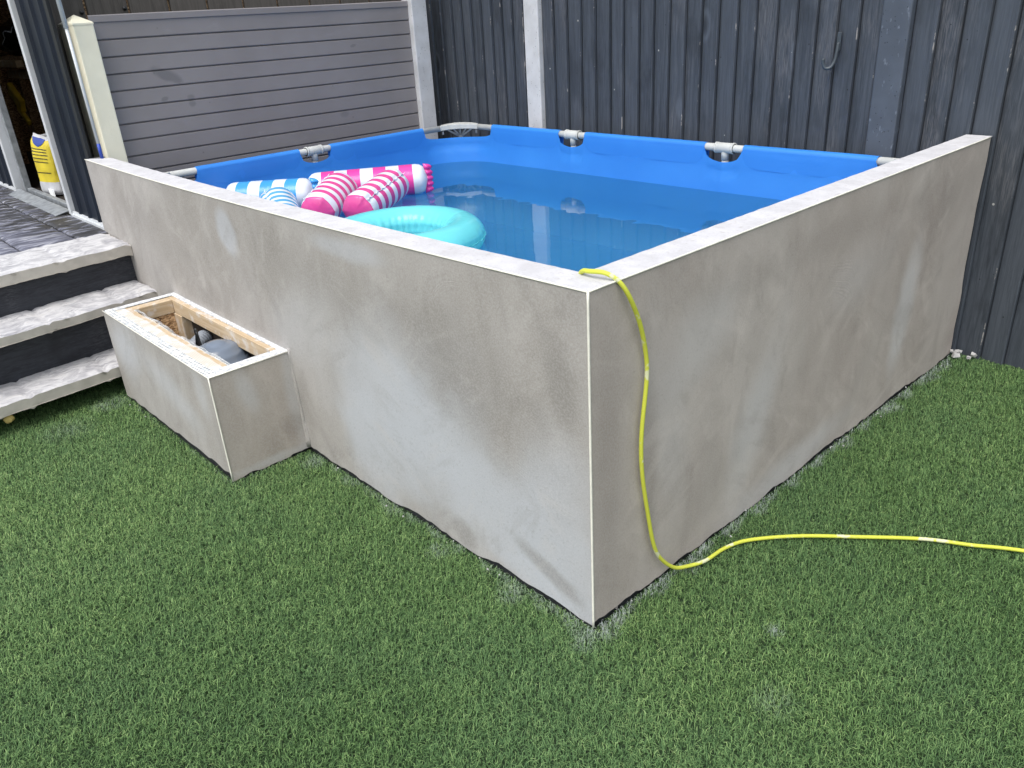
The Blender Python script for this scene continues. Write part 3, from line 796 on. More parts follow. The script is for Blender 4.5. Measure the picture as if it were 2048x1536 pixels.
def off_prof(z):
    # inward offset of the liner against height
    if z > .706: return .0195
    if z > .66: return .0195-.010*math.sin((.706-z)/.046*PI)*.6+.0035*(.706-z)/.046
    return .023+.004*math.sin(min(1, (.66-z)/.5)*PI*.8)+.10*sm(.34, .24, z)
def inward(i):
    a_ = PP[(i-1) % NP]; b_ = PP[(i+1) % NP]; t_ = (b_-a_).normalized(); return Vector((-t_.y, t_.x, 0))
zr = [0, .03, .07, .10, .15, .22, .30, .40, .50, .62, .75, .88, 1]
lm = MB(); vs = []
nrm = [inward(i) for i in range(NP)]
for j, tz in enumerate(zr):
    for i, p in enumerate(PP):
        d = hole_depth(p); zt = RZ-d
        z = zt+(.24-zt)*tz
        o_ = off_prof(z)+(0.002*fbm(p.x*9, p.y*9, z*9))
        for xx in tx:   # soft pull creases under each joint
            if abs(p.y-RY1) < .02: o_ += .006*math.exp(-((p.x-xx-.0)/.02)**2)*sm(.55, .72, z)
        qv = p+nrm[i]*o_; vs.append((qv.x, qv.y, z))
fs = []
for j in range(len(zr)-1):
    for i in range(NP):
        l = (i+1) % NP; fs.append((j*NP+i, j*NP+l, (j+1)*NP+l, (j+1)*NP+i))
lm.add(vs, fs)
lo = lm.build('liner', M_LINER, pool, True, merge=True)
lf = MB(); lf.add([(p.x+nrm[i].x*off_prof(.24), p.y+nrm[i].y*off_prof(.24), .2405) for i, p in enumerate(PP)], [tuple(range(NP))])
lf.build('pool_floor', M_LINER, pool)
# the hem welded round the rail, with a flap down the inside
rng_cut = []
run = []; runs = []
for i, p in enumerate(PP):
    if hole_depth(p) < .001: run.append(i)
    else:
        if len(run) > 2: runs.append(run)
        run = []
if len(run) > 2: runs.append(run)
for run in runs:
    q = MB(); n = 18
    ring = []
    for i in run:
        p = PP[i]; nn = nrm[i]; rs = RR+.0035
        ed = min((Vector(p)-Vector(PP[run[0]])).length, (Vector(p)-Vector(PP[run[-1]])).length)
        fd = .024+.060*math.sqrt(max(0, 1-(1-min(1, ed/.09))**2))
        prof = [(.0200, RZ-fd), (.0208, RZ-fd*.7), (.0212, RZ-fd*.4), (rs+.0004, RZ-.010)]
        for k in range(15):
            an = -.2+(PI+.4)*k/14; prof.append((rs*math.cos(an), RZ+rs*math.sin(an)))
        prof += [(-rs-.001, RZ-.03), (-rs+.004, RZ-.10)]
        ring.append([(p.x+nn.x*a_, p.y+nn.y*a_, z_+.0006*fbm(p.x*15, p.y*15, z_*30)) for a_, z_ in prof])
    m_ = len(ring[0]); vs = [v for r_ in ring for v in r_]; fs = []
    for i in range(len(ring)-1):
        for k in range(m_-1): fs.append((i*m_+k, i*m_+k+1, (i+1)*m_+k+1, (i+1)*m_+k))
    q.add(vs, fs); q.build('rail_sleeve', M_SLEEVE, pool, True)

WZ = .587
wm = MB(); pts = [(p.x+nrm[i].x*(off_prof(WZ)-.004), p.y+nrm[i].y*(off_prof(WZ)-.004), WZ) for i, p in enumerate(PP)]
wm.add(pts, [tuple(range(NP))]); wo_ = wm.build('water', M_WATER)
if wo_.data.polygons[0].normal.z < 0: wo_.data.flip_normals(); tag(wo_, kind='structure')

# ------------------------------------------------------------ floats
def roll(name, label, p0, p1, r, bands, mats, group, endw=.25, seam=1.2, scal=6, flat=.92, roll_=0., tabs=True):
    """inflated bolster: bands = list of (width, material index) along the axis, pinched seams, gathered ends"""
    p0 = Vector(p0); p1 = Vector(p1); ax = (p1-p0); L = ax.length; ax.normalize()
    a = ax.cross(Vector((0, 0, 1))).normalized(); b = a.cross(ax).normalized()
    n = 48; st = []
    tot = sum(w_ for w_, _ in bands); s = 0
    ts = []; mi = []
    for (w_, m_) in bands:
        k = max(2, int(w_/tot*40))
        for j in range(k): ts.append((s+w_*j/k)/tot); mi.append(m_)
        s += w_
    ts.append(1.)
    M = MB(); vs = []
    for t_ in ts:
        e = min(t_, 1-t_)*L/r
        ez = .75 if (tabs is False or t_ > .5) else .40
        rr = r*min(1, (1-(1-min(1, e/ez))**2.6)**(.42 if ez > .5 else .30)) if e < ez else r
        rr = max(rr, r*.10)
        for k in range(n):
            an = 2*PI*k/n+roll_
            d = math.atan2(math.sin(an-seam), math.cos(an-seam))
            d2 = math.atan2(math.sin(an-seam-PI), math.cos(an-seam-PI))
            pin = -.075*math.exp(-(d/.14)**2)*(1+.6*math.cos(2*PI*t_*scal)) - .05*math.exp(-(d2/.14)**2)
            wr = .018*math.cos(2*PI*t_*scal*2+k*.2)*math.exp(-(d/.5)**2)
            ew = (.05*math.cos(an*5) if t_ > .5 or not tabs else -.10*abs(math.sin(an*3))**.5*1.2)*max(0, 1-e/.8)
            R_ = rr*(1+pin+wr+ew)
            q_ = p0+ax*(t_*L)+a*math.cos(an)*R_+b*math.sin(an)*R_*flat
            vs.append(q_)
    fs = []; ml = []
    for i in range(len(ts)-1):
        for k in range(n):
            l = (k+1) % n; M.f.append((i*n+k, i*n+l, (i+1)*n+l, (i+1)*n+k)); M.mi.append(mi[i])
    M.v = [tuple(v) for v in vs]
    M.f.append(tuple(range(n))[::-1]); M.mi.append(mi[0]); M.f.append(tuple((len(ts)-1)*n+k for k in range(n))); M.mi.append(mi[-1])
    o = thing(name, label, 'pool float', tuple((p0+p1)/2), group)
    M.build('body', mats, o, True, merge='x')
    if tabs:
        q = MB(); d_ = a*math.cos(seam)+b*math.sin(seam)*flat; side = ax.cross(d_).normalized()
        NN = 80
        for fl in (0,):
            q.grid(lambda u, v: tuple(p0+ax*(L*(.06+.88*u))+d_*(r*(1-.075*(1+.6*math.cos(2*PI*(.06+.88*u)*scal))-.02)+v*(.006+.005*(.5+.5*math.cos(2*PI*(.06+.88*u)*scal))))+side*.003*math.sin(u*60)*v), lin(0, 1, NN), [0, 1])
        sm_ = q.build('seam_flange', mats[0], o, True)
        s_ = sm_.modifiers.new('th', 'SOLIDIFY'); s_.thickness = .0012
    return o, p0, p1, ax, a, b

def scallop(parent, end, ax, a, b, r, mat, flat=.92):
    """flattened, gathered skirt of vinyl on the end of a bolster: a puckered fan standing on edge"""
    q = MB(); nu, nv = 60, 9; W_ = r*.92
    for sg in (1, -1):
        def f(u, v):
            t = -1+2*u; puff = abs(math.cos(PI*t*2.5))
            edge = .030+.012*puff
            x = edge*v-.012
            th_ = (.006+.012*puff)*math.sin(PI*min(1, .15+.85*v))*(1-v**3)
            c = Vector(end)+b*(t*W_)*(1-.06*v)+ax*(x-.010*(1-math.sqrt(max(0, 1-(t*.97)**2))))+a*(sg*th_)
            return tuple(c)
        q.grid(f, lin(0, 1, nu), lin(0, 1, nv), flip=sg < 0)
    q.build('gathered_end', mat, parent, True, merge=True)

def stripes(nb, w_, m0=0, m1=1, first=0):
    return [(w_, m1 if (i+first) % 2 else m0) for i in range(nb)]
# pink pair
o, p0, p1, ax, a_, b_ = roll('inflatable_bolster', 'long pink and white bolster with broad stripes, afloat across behind the pink pair', (-2.752, .885, .655), (-2.385, 1.390, .660), .084,
    [(.09, 0), (.075, 1), (.075, 0), (.075, 1), (.075, 0), (.075, 1), (.075, 0), (.08, 1), (.085, 0)], [V_WHITE, V_PINK], 'striped inflatable bolsters in the pool', seam=-1.2, scal=7, tabs=False)
scallop(o, p1, ax, a_, b_, .083, V_PINK)
fine = [(.038, 1), (.060, 0)]+[(.042 if i % 2 == 0 else .040, 1 if i % 2 == 0 else 0) for i in range(9)]+[(.055, 0), (.03, 1)]
o, p0, p1, ax, a_, b_ = roll('inflatable_bolster', 'pink and white narrow striped bolster nearest the turquoise ring', (-2.150, .780, .630), (-2.330, 1.160, .690), .086, fine, [V_WHITE, V_PINK2], 'striped inflatable bolsters in the pool', seam=.75, scal=7)
o, p0, p1, ax, a_, b_ = roll('inflatable_bolster', 'pink and white narrow striped bolster beside the blue bolsters', (-2.285, .650, .630), (-2.500, .950, .690), .090, fine, [V_WHITE, V_PINK2], 'striped inflatable bolsters in the pool', seam=2.2, scal=7)
# blue pair
o, p0, p1, ax, a_, b_ = roll('inflatable_bolster', 'blue and white bolster with broad stripes, lying along the pool end', (-2.965, .540, .645), (-2.615, .850, .655), .084,
    [(.09, 0), (.075, 1), (.075, 0), (.075, 1), (.075, 0), (.075, 1), (.085, 0)], [V_WHITE, V_BLUE], 'striped inflatable bolsters in the pool', seam=-1.2, scal=7, tabs=False)
scallop(o, p1, ax, a_, b_, .083, V_BLUE)
o, p0, p1, ax, a_, b_ = roll('inflatable_bolster', 'blue and white narrow striped bolster half hidden by the front wall', (-2.290, .500, .600), (-2.590, .620, .670), .088, fine, [V_WHITE, V_BLUE2], 'striped inflatable bolsters in the pool', seam=2.2, scal=7)

# turquoise ring
rc = Vector((-1.585, .642, .625)); RM, Rm = .252, .083
ring = thing('swim_ring', 'translucent turquoise inflatable ring floating in the pool', 'pool ring', tuple(rc))
q = MB(); nu, nv = 160, 40; vs = []
for i in range(nu):
    U = 2*PI*i/nu
    for j in range(nv):
        V_ = 2*PI*j/nv
        w1 = math.exp(-((math.atan2(math.sin(V_-PI), math.cos(V_-PI)))/.55)**2)*.045*math.cos(U*37+1.3*math.sin(U*5))
        w2 = math.exp(-((math.atan2(math.sin(V_), math.cos(V_)))/.45)**2)*.022*math.cos(U*47+2*math.sin(U*3))
        pinch = -.07*math.exp(-(math.atan2(math.sin(V_), math.cos(V_))/.10)**2)-.08*math.exp(-(math.atan2(math.sin(V_-PI), math.cos(V_-PI))/.12)**2)
        rr = Rm*(1+w1+w2+pinch+.012*math.cos(3*U))
        for sU in (5.55, 1.2, 3.3):
            rr *= 1-.035*math.exp(-(math.atan2(math.sin(U-sU-.1*math.cos(V_)), math.cos(U-sU-.1*math.cos(V_)))/.02)**2)
        vs.append((rc.x+(RM+rr*math.cos(V_))*math.cos(U), rc.y+(RM+rr*math.cos(V_))*math.sin(U), rc.z+rr*.88*math.sin(V_)))
fs = [(i*nv+j, i*nv+(j+1) % nv, ((i+1) % nu)*nv+(j+1) % nv, ((i+1) % nu)*nv+j) for i in range(nu) for j in range(nv)]
q.add(vs, fs); q.build('ring_tube', V_TURQ, ring, True)
q = MB()
q.grid(lambda u, v: (rc.x+(RM+Rm*.94+v*(.007+.002*math.sin(u*50)))*math.cos(u), rc.y+(RM+Rm*.94+v*(.007+.002*math.sin(u*50)))*math.sin(u), rc.z+.0015*math.sin(u*33)*v), lin(0, 2*PI, 200), [0, 1])
sm_ = q.build('seam_flange', V_TURQ, ring, True)
q = MB(); vd = Vector((math.cos(5.75), math.sin(5.75), 0))
q.tube([rc+vd*(RM+Rm*.9), rc+vd*(RM+Rm*.9)+Vector((0, 0, .0))+vd*.022], [.008, .005], 10)
q.build('valve', V_TURQ, ring, True)

# ------------------------------------------------------------ garden hose
hp = [(-.135, .135, .70), (-.118, .115, .80), (-.105, .092, .885), (-.085, .078, .908), (-.060, .072, .914), (-.022, .078, .916), (.004, .092, .900), (.018, .112, .862), (.017, .150, .790), (.013, .178, .71), (.013, .184, .64),
      (.013, .168, .50), (.013, .172, .39), (.013, .198, .255), (.014, .224, .145), (.018, .252, .085), (.028, .298, .035), (.040, .345, .018), (.058, .405, .013), (.066, .490, .013), (.096, .568, .013), (.188, .676, .014), (.312, .784, .014), (.447, .896, .013), (.558, .958, .013), (.66, 1.020, .013), (.95, 1.16, .013), (1.5, 1.22, .013)]
hs = thing('garden_hose', 'yellow green garden hose draped over the wall corner and across the lawn', 'hose', (.02, .2, 0))
q = MB(); q.tube(catmull(hp, 14), .0054, 14); q.build('hose_tube', M_HOSE, hs, True)

# ------------------------------------------------------------ timber fence with concrete posts
FY = LB+.028
rf = random.Random(8)
def fence_bay(x0, x1, label, z0=.0, z1=1.95):
    th = thing('board_fence', label, 'fence', ((x0+x1)/2, FY, 0), 'dark painted board fence panels')
    me_v, me_f, bo, ed = [], [], [], []
    x = x0; k = 0
    while x < x1-.005:
        wd = rf.uniform(.088, .104); xe = min(x+wd, x1); tn = rf.uniform(0, .9)
        lean = rf.uniform(-.002, .002); nz = 26
        # featheredge: thin edge at left tucked under, thick edge at right standing proud
        for s_ in range(nz+1):
            z = z0+(z1-z0)*s_/nz; wv = .0016*fbm(z*2.2, k*3.7, x0)+lean*(z-1)
            y_thin = FY-.004; y_thick = FY-.019-.004*tn-.001*fbm(z, k*2.)
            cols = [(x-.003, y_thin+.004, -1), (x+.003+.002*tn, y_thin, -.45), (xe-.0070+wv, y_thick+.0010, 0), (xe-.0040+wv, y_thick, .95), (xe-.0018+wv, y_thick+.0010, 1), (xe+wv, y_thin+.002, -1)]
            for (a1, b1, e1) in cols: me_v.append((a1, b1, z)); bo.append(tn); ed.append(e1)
        base = len(me_v)-(nz+1)*6
        for s_ in range(nz):
            for c in range(5):
                i = base+s_*6+c; me_f.append((i, i+1, i+7, i+6))
        x = xe; k += 1
    me = bpy.data.meshes.new('boards'); me.from_pydata(me_v, [], me_f)
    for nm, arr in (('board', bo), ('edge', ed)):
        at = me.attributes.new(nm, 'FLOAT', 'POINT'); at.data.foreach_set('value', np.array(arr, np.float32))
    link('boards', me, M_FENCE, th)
    for (za, zb) in ((.25, .33), (1.0, 1.08), (1.8, 1.88)):
        q = MB(); q.box(x0, x1, FY+.004, FY+.04, za, zb); q.build('backing_rail', M_BLACK, th)
    
    return th
fence_bay(-3.50, -2.536, 'narrow dark board fence panel between the corner post and the white concrete post')
fence_bay(-2.418, -.483, 'wide dark board fence panel behind the pool with a hook on it')
fence_bay(-.365, 2.2, 'dark board fence panel at the right running down to the lawn behind the wall end')
def cpost(name, label, x0, x1, y0, y1, z1, mat, z0=0):
    th = thing(name, label, 'post', ((x0+x1)/2, (y0+y1)/2, z0), 'concrete fence posts')
    q = MB(); q.box(x0, x1, y0, y1, z0, z1); q.build('shaft', mat, th, bevel=.006)
    return th
cpost('concrete_post', 'white painted concrete post in the middle of the dark fence', -2.535, -2.420, FY-.035, FY+.05, 1.95, M_POSTW)
cpost('concrete_post', 'speckled blue grey painted concrete post right of the hook', -.482, -.367, FY-.035, FY+.05, 1.95, M_POSTG)
cpost('concrete_post', 'pale concrete corner post where the plastic panel meets the dark fence', -3.360, -3.260, 2.045, 2.160, 1.95, M_POSTW)
hk = thing('fence_hook', 'small iron hook painted over on the dark fence boards', 'hook', (-.655, FY-.02, 1.2))
q = MB(); q.box(-.664, -.646, FY-.022, FY-.016, 1.205, 1.275)
q.build('hook_plate', M_HOOK, hk, bevel=.002)
q = MB(); q.tube(catmull([(-.655, FY-.022, 1.235), (-.655, FY-.028, 1.20), (-.658, FY-.033, 1.165), (-.668, FY-.045, 1.140), (-.685, FY-.055, 1.138), (-.694, FY-.06, 1.155), (-.694, FY-.062, 1.175)], 6), .007, 10)
q.build('hook_arm', M_HOOK, hk, True)

# ------------------------------------------------------------ taupe plastic panel with shiplap boards
pp = thing('plastic_fence', 'taupe plastic panel of horizontal shiplap boards beside the pool', 'fence panel', (-3.3, 1.1, 0))
q = MB(); prof = []
z = 1.525; PX = -3.300
prof.append((PX-.03, z)); prof += [(PX+.002, z), (PX+.006, z-.004), (PX+.006, z-.030), (PX, z-.036)]
zz = z-.036; pitch_ = .0776
while zz > -.02:
    prof += [(PX+.0005, zz-.001), (PX+.001, zz-pitch_+.0105), (PX-.0012, zz-pitch_+.0075), (PX-.010, zz-pitch_+.0035), (PX-.010, zz-pitch_+.0015), (PX-.0005, zz-pitch_+.0002)]
    zz -= pitch_
vs = []; n = len(prof)
ysl = lin(.190, 2.075, 20)
for y in ysl:
    for (x_, z_) in prof: vs.append((x_+.0015*math.sin(y*2.1+z_*3), y, z_+.0012*math.sin(y*3)))
fs = [(i*n+k, i*n+k+1, (i+1)*n+k+1, (i+1)*n+k) for i in range(len(ysl)-1) for k in range(n-1)]
q.add(vs, fs); o = q.build('shiplap_boards', M_PVC, pp)
# ------------------------------------------------------------ cream post and pipe
cpp = thing('cream_post', 'cream painted square post with a pyramid cap at the wall end', 'post', (-3.30, .15, 0))
q = MB(); q.box(-3.458, -3.240, .098, .190, 0, 1.498)
q.build('shaft', M_CREAM, cpp, bevel=.005)
q = MB(); q.add([(-3.460, .096, 1.496), (-3.238, .096, 1.496), (-3.238, .192, 1.496), (-3.460, .192, 1.496), (-3.345, .145, 1.533),
                 (-3.460, .096, 1.486), (-3.238, .096, 1.486), (-3.238, .192, 1.486), (-3.460, .192, 1.486)],
                [(0, 1, 4), (1, 2, 4), (2, 3, 4), (3, 0, 4), (5, 6, 1, 0), (6, 7, 2, 1), (7, 8, 3, 2), (8, 5, 0, 3)])
q.build('pyramid_cap', M_CREAM, cpp, bevel=.003)
pi_ = thing('plastic_pipe', 'thin pale plastic pipe with a blue tip standing against the cream post', 'pipe', (-3.2, .06, .9))
q = MB(); q.tube([(-3.199, .060, .96), (-3.213, .060, 1.50)], .0075, 12); q.build('thin_pipe', M_PIPE, pi_, True)
q = MB(); q.tube([(-3.212, .060, 1.475), (-3.245, .058, 2.2)], .0105, 14); q.build('wide_pipe', M_PIPE, pi_, True)
q = MB(); q.tube([(-3.1975, .060, .899), (-3.199, .060, .968)], .0082, 12); q.build('blue_tip', M_BLUEP, pi_, True)

# ------------------------------------------------------------ shed
SY = .030; PZ = .547
sh = thing('metal_shed', 'anthracite metal shed with white framed door standing open', 'shed', (-4.5, .6, PZ))
def rib_panel(x0, x1, name, z0=PZ, z1=2.4, step=.155):
    q = MB(); n_ = 60; xs_ = []
    x = x0; pr = []
    while x < x1-.001:
        e = min(x+step, x1)
        pr += [(x, 0), (x+step*.62, 0), (x+step*.68, .012), (x+step*.80, .012), (x+step*.86, 0)] if x+step <= x1+1e-6 else [(x, 0), (e, 0)]
        x += step
    pr.append((x1, 0))
    pr = [(a1, b1) for a1, b1 in pr if a1 <= x1+1e-6]
    vs = []
    for (a1, b1) in pr:
        for z in (z0, z1): vs.append((a1, SY-b1, z))
    for (a1, b1) in pr:
        for z in (z0, z1): vs.append((a1, SY+.008, z))
    m_ = len(pr)
    fs = [(2*i, 2*i+2, 2*i+3, 2*i+1) for i in range(m_-1)]+[(2*m_+2*i, 2*m_+2*i+1, 2*m_+2*i+3, 2*m_+2*i+2) for i in range(m_-1)]
    q.add(vs, fs); return q.build(name, M_ANTH, sh, bevel=.0015)
rib_panel(-3.82, -3.330, 'cladding_panel')
rib_panel(-7.2, -5.02, 'cladding_panel')
q = MB(); q.box(-3.330, -3.284, SY-.006, SY+.010, PZ, 2.4); q.build('corner_trim', M_ANTHB, sh, bevel=.002)
q = MB(); q.box(-3.885, -3.848, SY-.018, SY+.05, PZ, 2.4); q.build('door_jamb', M_ALU, sh, bevel=.003)
q = MB(); q.box(-5.03, -4.985, SY-.024, SY+.05, PZ, 2.4); q.build('door_jamb', M_ALU, sh, bevel=.003)
q = MB(); q.box(-4.925, -4.895, SY+.012, SY+.05, PZ, 2.4); q.build('door_rail', M_ZINC, sh, bevel=.003)
q = MB(); q.box(-4.88, -3.905, SY+.02, SY+.05, PZ+.002, PZ+.03); q.build('door_threshold', M_ZINC, sh, bevel=.003)
q = MB(); q.add([(-4.96, SY-.01, PZ+.024), (-3.88, SY-.01, PZ+.024), (-3.90, SY-.085, PZ+.004), (-4.93, SY-.085, PZ+.004), (-4.96, SY-.01, PZ+.020), (-3.88, SY-.01, PZ+.020), (-3.90, SY-.085, PZ), (-4.93, SY-.085, PZ)],
      [(0, 1, 2, 3), (7, 6, 5, 4), (3, 2, 6, 7), (1, 5, 6, 2), (0, 3, 7, 4)]); q.build('sill_plate', M_ZINC, sh, bevel=.001)
for bb in ((-3.83, -3.27, SY-.024, SY-.014, PZ-.004, PZ+.012), (-3.83, -3.27, SY-.014, SY-.001, PZ, PZ+.022), (-7.2, -5.03, SY-.022, SY, PZ, PZ+.014)):
    q = MB(); q.box(*bb); q.build('base_trim', M_ALU, sh, bevel=.001)
q = MB(); q.box(-7.2, -3.45, 2.2, 2.25, PZ, 2.4); q.box(-7.25, -7.2, .06, 2.2, PZ, 2.4); q.box(-3.56, -3.514, .06, 2.2, PZ, 2.4); q.box(-7.2, -3.50, SY+.02, 2.25, 2.401, 2.45)
q.build('inner_wall', M_OSBD, sh)
q = MB(); q.box(-7.2, -3.45, SY+.021, 2.2, PZ-.02, PZ+.001); q.build('shed_floor', M_DARK, sh)
q = MB()
for bb in ((-5.6, -5.55, 2.1, 2.2), (-6.2, -6.15, 2.1, 2.2), (-7.2, -7.15, .5, .56), (-7.19, -7.10, .9, .96), (-6.42, -6.34, .36, .42)):
    q = MB(); q.box(*bb, PZ+.002, 2.39); q.build('wall_stud', M_OSBD, sh)
vs, fs, bo = [], [], []
pc = .2067; y = .048
while y < 2.24:
    ye = y+pc-.009; tn = rf.random()*.8; b0 = len(vs)
    for (yy, xx) in ((y, -3.512), (y+.003, -3.500), (ye-.003, -3.500), (ye, -3.512)):
        for z in (PZ, 2.4): vs.append((xx, yy+.004, z)); bo.append(tn)
    for c in range(3): fs.append((b0+2*c, b0+2*c+2, b0+2*c+3, b0+2*c+1))
    y += pc
me = bpy.data.meshes.new('side_cladding'); me.from_pydata(vs, [], fs)
at = me.attributes.new('board', 'FLOAT', 'POINT'); at.data.foreach_set('value', np.array(bo, np.float32))
o = link('side_cladding', me, M_CLAD, sh); o['label'] = 'brown wood grain boards on the shed side'
for (yy, zz) in ((.230, 1.543), (.438, 1.553), (.66, 1.60)):
    q = MB(); q.tube([(-3.502, yy, zz), (-3.493, yy, zz)], [.010, .009], 14); q.tube([(-3.494, yy, zz), (-3.489, yy, zz)], .005, 6)
    q.build('bolt', M_CABLE, sh, True)
# workbench inside
wb = thing('workbench', 'pale drilled timber workbench rails inside the dark shed', 'workbench', (-6.6, .6, PZ))
q = MB(); q.box(-7.1, -6.2, .50, .55, 1.255, 1.305); q.box(-7.1, -6.05, .62, .66, 1.16, 1.22); q.build('rail', M_PINEX, wb, bevel=.002)
q = MB(); q.box(-7.1, -6.1, .56, 1.4, 1.305, 1.33); q.build('worktop', M_OSBD, wb, bevel=.002)
q = MB(); q.box(-6.75, -6.68, .6, .67, PZ, 1.16); q.build('leg', M_OSBD, wb, bevel=.002)
jk = thing('bin_bag', 'shiny black plastic sack heaped on the workbench', 'bag', (-6.7, .7, 1.33))
q = MB(); vs = []
for j in range(13):
    for i in range(24):
        th_, ph = PI*j/12, 2*PI*i/24; d = 1+.28*fbm(math.cos(ph)*2*math.sin(th_), math.sin(ph)*2, j*.3)
        vs.append((-6.65+.36*d*math.sin(th_)*math.cos(ph), .75+.2*d*math.sin(th_)*math.sin(ph), 1.46+.14*d*math.cos(th_)))
q.add(vs, [(j*24+i, j*24+(i+1) % 24, (j+1)*24+(i+1) % 24, (j+1)*24+i) for j in range(12) for i in range(24)])
q.build('sack', plain('black_poly', (.01, .011, .013), .12, .1, 5, .5, 12), jk, True)
yt = thing('spirit_level', 'yellow tool hanging inside the dark shed doorway', 'tool', (-6.1, .4, 1.0))
q = MB(); Mx = Matrix.Translation((-6.10, .42, 1.04)) @ Matrix.Rotation(.5, 4, 'Y')
q.box(-.16, .10, -.02, .02, -.05, .05, M=Mx); q.box(-.02, .2, -.015, .015, -.10, -.055, M=Mx); q.build('body', M_YELT, yt, bevel=.01)

# sack of adhesive in the doorway
sk = thing('cement_sack', 'yellow and white powder sack with a blue diamond standing in the shed doorway', 'sack', (-4.66, .15, PZ))
def sackp(u, v, off=0.):
    # u 0..1 around, v 0..1 up
    an = 2*PI*u; z_ = PZ+.012+.355*v
    wx = .098*(1-.10*v-.25*sm(.86, 1, v))+.006*fbm(v*6, math.cos(an)*1.5, math.sin(an)); wy = .055*(1-.35*sm(.55, 1, v))*(1-.65*sm(.85, 1, v))+.004*fbm(v*5, math.cos(an)*2, 3)
    if v < .06: wx *= .9+.1*v/.06; wy *= .85+.15*v/.06
    c, s_ = math.cos(an), math.sin(an)
    sx = math.copysign(abs(c)**.55, c); sy = math.copysign(abs(s_)**.55, s_)
    X_, Y_ = sx*(wx+off), sy*(wy+off)
    Rz = 0.35
    return (-4.600+X_*math.cos(Rz)-Y_*math.sin(Rz)-.10*(1-v)*0, .155+X_*math.sin(Rz)+Y_*math.cos(Rz), z_+.012*v*v*math.sin(an*2))
q = MB()
q.grid(sackp, lin(0, 1, 49), lin(0, .22, 8), 1); q.grid(sackp, lin(0, 1, 49), lin(.22, .93, 18), 0); q.grid(sackp, lin(0, 1, 49), lin(.93, 1, 4), 1)
q.build('paper_sack', [M_YEL, M_SACKW], sk, True, merge=True)
q = MB()
def surf(x01, v): return sackp(.625+x01*.25, v, .0025)
for (v, a0, a1) in ((.775, .08, .88), (.73, .06, .84), (.68, .06, .90), (.62, .10, .84), (.56, .12, .86), (.38, .15, .84)):
    q.grid(lambda u, w_: surf(u, w_), lin(a0, a1, 12), [v-.007, v+.007])
q.build('printed_lines', M_INK, sk)
q = MB(); N_ = 8
q.grid(lambda u, w_: surf(.5+(u-.5)*(.80*w_+.01), .815+.135*w_), lin(0, 1, 10), lin(0, 1, 6))
q.build('blue_diamond', M_BLUEI, sk)
bl = thing('metal_offcut', 'thin shiny metal offcut lying on the shed floor by the sack', 'offcut', (-4.6, .1, PZ))
q = MB(); q.add([(-4.86, .16, PZ+.10), (-4.84, .19, PZ+.09), (-4.34, .075, PZ+.012), (-4.36, .055, PZ+.012), (-4.86, .16, PZ+.095), (-4.84, .19, PZ+.085), (-4.34, .075, PZ+.007), (-4.36, .055, PZ+.007)],
      [(0, 1, 2, 3), (7, 6, 5, 4), (0, 4, 5, 1), (1, 5, 6, 2), (2, 6, 7, 3), (3, 7, 4, 0)]); q.build('strip', M_ALU, bl)

# ------------------------------------------------------------ patio and steps
pt = MB(); rp = random.Random(3)
def slab(x0, x1, y0, y1):
    n_ = 14
    def f(u, v):
        x = x0+(x1-x0)*u; y = y0+(y1-y0)*v; e = min(u, 1-u, v, 1-v)
        jag = .004
        return (x+(jag*fbm(y*14, x0) if u in (0, 1) else 0), y+(jag*fbm(x*14, y0) if v in (0, 1) else 0), PZ-.006*(e == 0)+.0022*fbm(x*7, y*9, rp.random()*0)+.0012*fbm(x*25, y*25))
    pt.grid(f, lin(0, 1, n_), lin(0, 1, n_))
    for (a1, b1, c1, d1) in ((x0, y0, x1, y0), (x1, y0, x1, y1), (x1, y1, x0, y1), (x0, y1, x0, y0)):
        pt.add([(a1, b1, PZ-.005), (c1, d1, PZ-.005), (c1, d1, PZ-.05), (a1, b1, PZ-.05)], [(0, 1, 2, 3)])
gp = .009
rows = [(-.145, .02), (-.40, -.145), (-.70, -.40), (-1.0, -.70), (-1.4, -1.0), (-1.9, -1.4)]
offs = [-3.30, -3.21, -3.18, -3.19, -3.15, -3.1]
wds = [(.31, .6, .42, .62, .5, .6, .5), (.42, .3, .58, .4, .62, .4, .6), (.6, .42, .3, .62, .5, .5, .5), (.4, .6, .5, .5, .6, .5, .4), (.6, .5, .6, .5, .5, .4, .4), (.6, .5, .6, .5, .5, .4, .4)]
for (y0, y1), ox, wl in zip(rows, offs, wds):
    x = ox
    if ox == -3.30: slab(-3.30+gp, -3.205, y0+gp/2, y1-gp/2)
    for w_ in wl:
        slab(x-w_+gp/2, x-gp/2, y0+gp/2, y1-gp/2); x -= w_
tag(pt.build('patio', M_SLATE, smooth=True), kind='structure')
pbm = MB(); pbm.box(-7.5, -3.23, -2.2, SY+.02, -.01, PZ-.012); tag(pbm.build('patio_base', M_MORTAR), kind='structure')

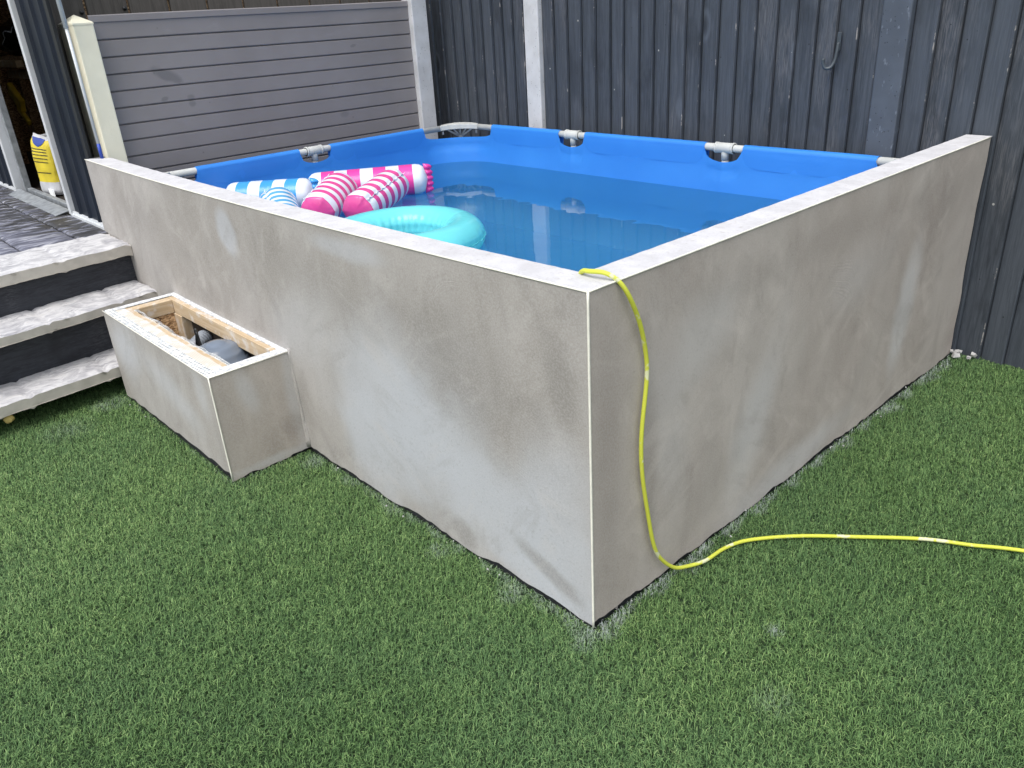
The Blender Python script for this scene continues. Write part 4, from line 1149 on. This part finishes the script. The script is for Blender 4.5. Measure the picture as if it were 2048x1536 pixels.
st = thing('garden_steps', 'three pale stone steps with black risers going up to the patio', 'steps', (-2.7, -.5, 0))
def tread(zt, th, f0, f1, b0, b1, y_r, seed, y_l=-1.55):
    """f0/f1: x of front edge at y=0 and slope per metre of -y ; b likewise for back"""
    q = MB(); nx_, ny_ = 12, 90
    def fx(y, u):
        xf = f0+f1*(-y); xb = b0+b1*(-y); x = xb+(xf-xb)*u
        if u == 1: x += .0035*fbm(y*12, seed)+.002*fbm(y*45, seed)
        if u == 0: x += .006*fbm(y*12, seed+3)
        return x
    def top(u, v):
        y = y_r+(y_l-y_r)*v; x = fx(y, u)
        jj = min(abs(((y+seed*.17) % .31)-.155), 1); grv = -.009*math.exp(-((jj)/.009)**2)
        z = zt+.0035*fbm(x*11, y*11, seed)+.002*fbm(x*38, y*38, seed)+grv-(.006 if u in (1,) else 0)-(.004 if v == 0 else 0)
        if v == 0: y += .012*fbm(x*25, seed*5.)-.004
        return (x, y, z)
    q.grid(top, lin(0, 1, nx_), lin(0, 1, ny_), 0)
    def frn(u, v):
        y = y_r+(y_l-y_r)*v; x = fx(y, 1); tp = top(1, v)
        return (x+.0015*fbm(y*40, u*4, seed)-.003*u, tp[1], tp[2]-(th-.004)*u+(.0035*fbm(y*18, seed+8)*(u == 1)))
    q.grid(frn, lin(0, 1, 4), lin(0, 1, ny_), 1, flip=True)
    q.grid(lambda u, v: (fx(y_r, u), top(u, 0)[1], zt-.006-(th-.01)*v), lin(0, 1, nx_), [0, 1], 1)
    q.grid(lambda u, v: (fx(y_r+(y_l-y_r)*v, u), y_r+(y_l-y_r)*v, zt-th), lin(0, 1, 2), lin(0, 1, 2), 1)
    return q.build('tread', [M_STONE, M_EDGE], st, True, merge=True)
def riser(z0, z1, x_0, sl, y_r):
    q = MB(); q.add([(x_0, y_r, z0), (x_0-sl*-1*1.55, -1.55, z0), (x_0-sl*-1*1.55, -1.55, z1), (x_0, y_r, z1), (x_0-.03, y_r, z0), (x_0+sl*1.55-.03, -1.55, z0), (x_0+sl*1.55-.03, -1.55, z1), (x_0-.03, y_r, z1)],
        [(0, 1, 2, 3), (7, 6, 5, 4), (3, 2, 6, 7), (0, 3, 7, 4), (1, 5, 6, 2), (0, 4, 5, 1)])
    return q.build('riser', M_RISER, st)
tread(.549, .052, -2.868, .10, -3.215, .07, -.006, 1)
riser(.345, .498, -2.925, .12, -.005)
tread(.362, .042, -2.668, .15, -2.96, .09, -.008, 2)
riser(.10, .322, -2.745, .12, -.005)
tread(.135, .050, -2.500, .09, -2.83, .09, -.012, 3)
q = MB(); q.box(-3.2, -2.94, -1.5, -.01, 0, .49); q.box(-2.94, -2.79, -1.5, -.01, 0, .31); q.box(-2.80, -2.70, -1.5, -.01, 0, .084)
q.build('step_core', M_BLACK, st)
fo = thing('foam_lump', 'small lump of yellow foam poking out under the lowest step', 'foam', (-2.4, -.8, 0))
q = MB(); vs = []
for j in range(9):
    for i in range(16):
        th_, ph = PI*j/8, 2*PI*i/16; d = 1+.3*fbm(math.cos(ph)*1.5, math.sin(ph)*1.5, j*.4)
        vs.append((-2.462+.013*d*math.sin(th_)*math.cos(ph), -.762+.020*d*math.sin(th_)*math.sin(ph), .060+.018*d*math.cos(th_)))
q.add(vs, [(j*16+i, j*16+(i+1) % 16, (j+1)*16+(i+1) % 16, (j+1)*16+i) for j in range(8) for i in range(16)])
q.build('lump', M_FOAM, fo, True)
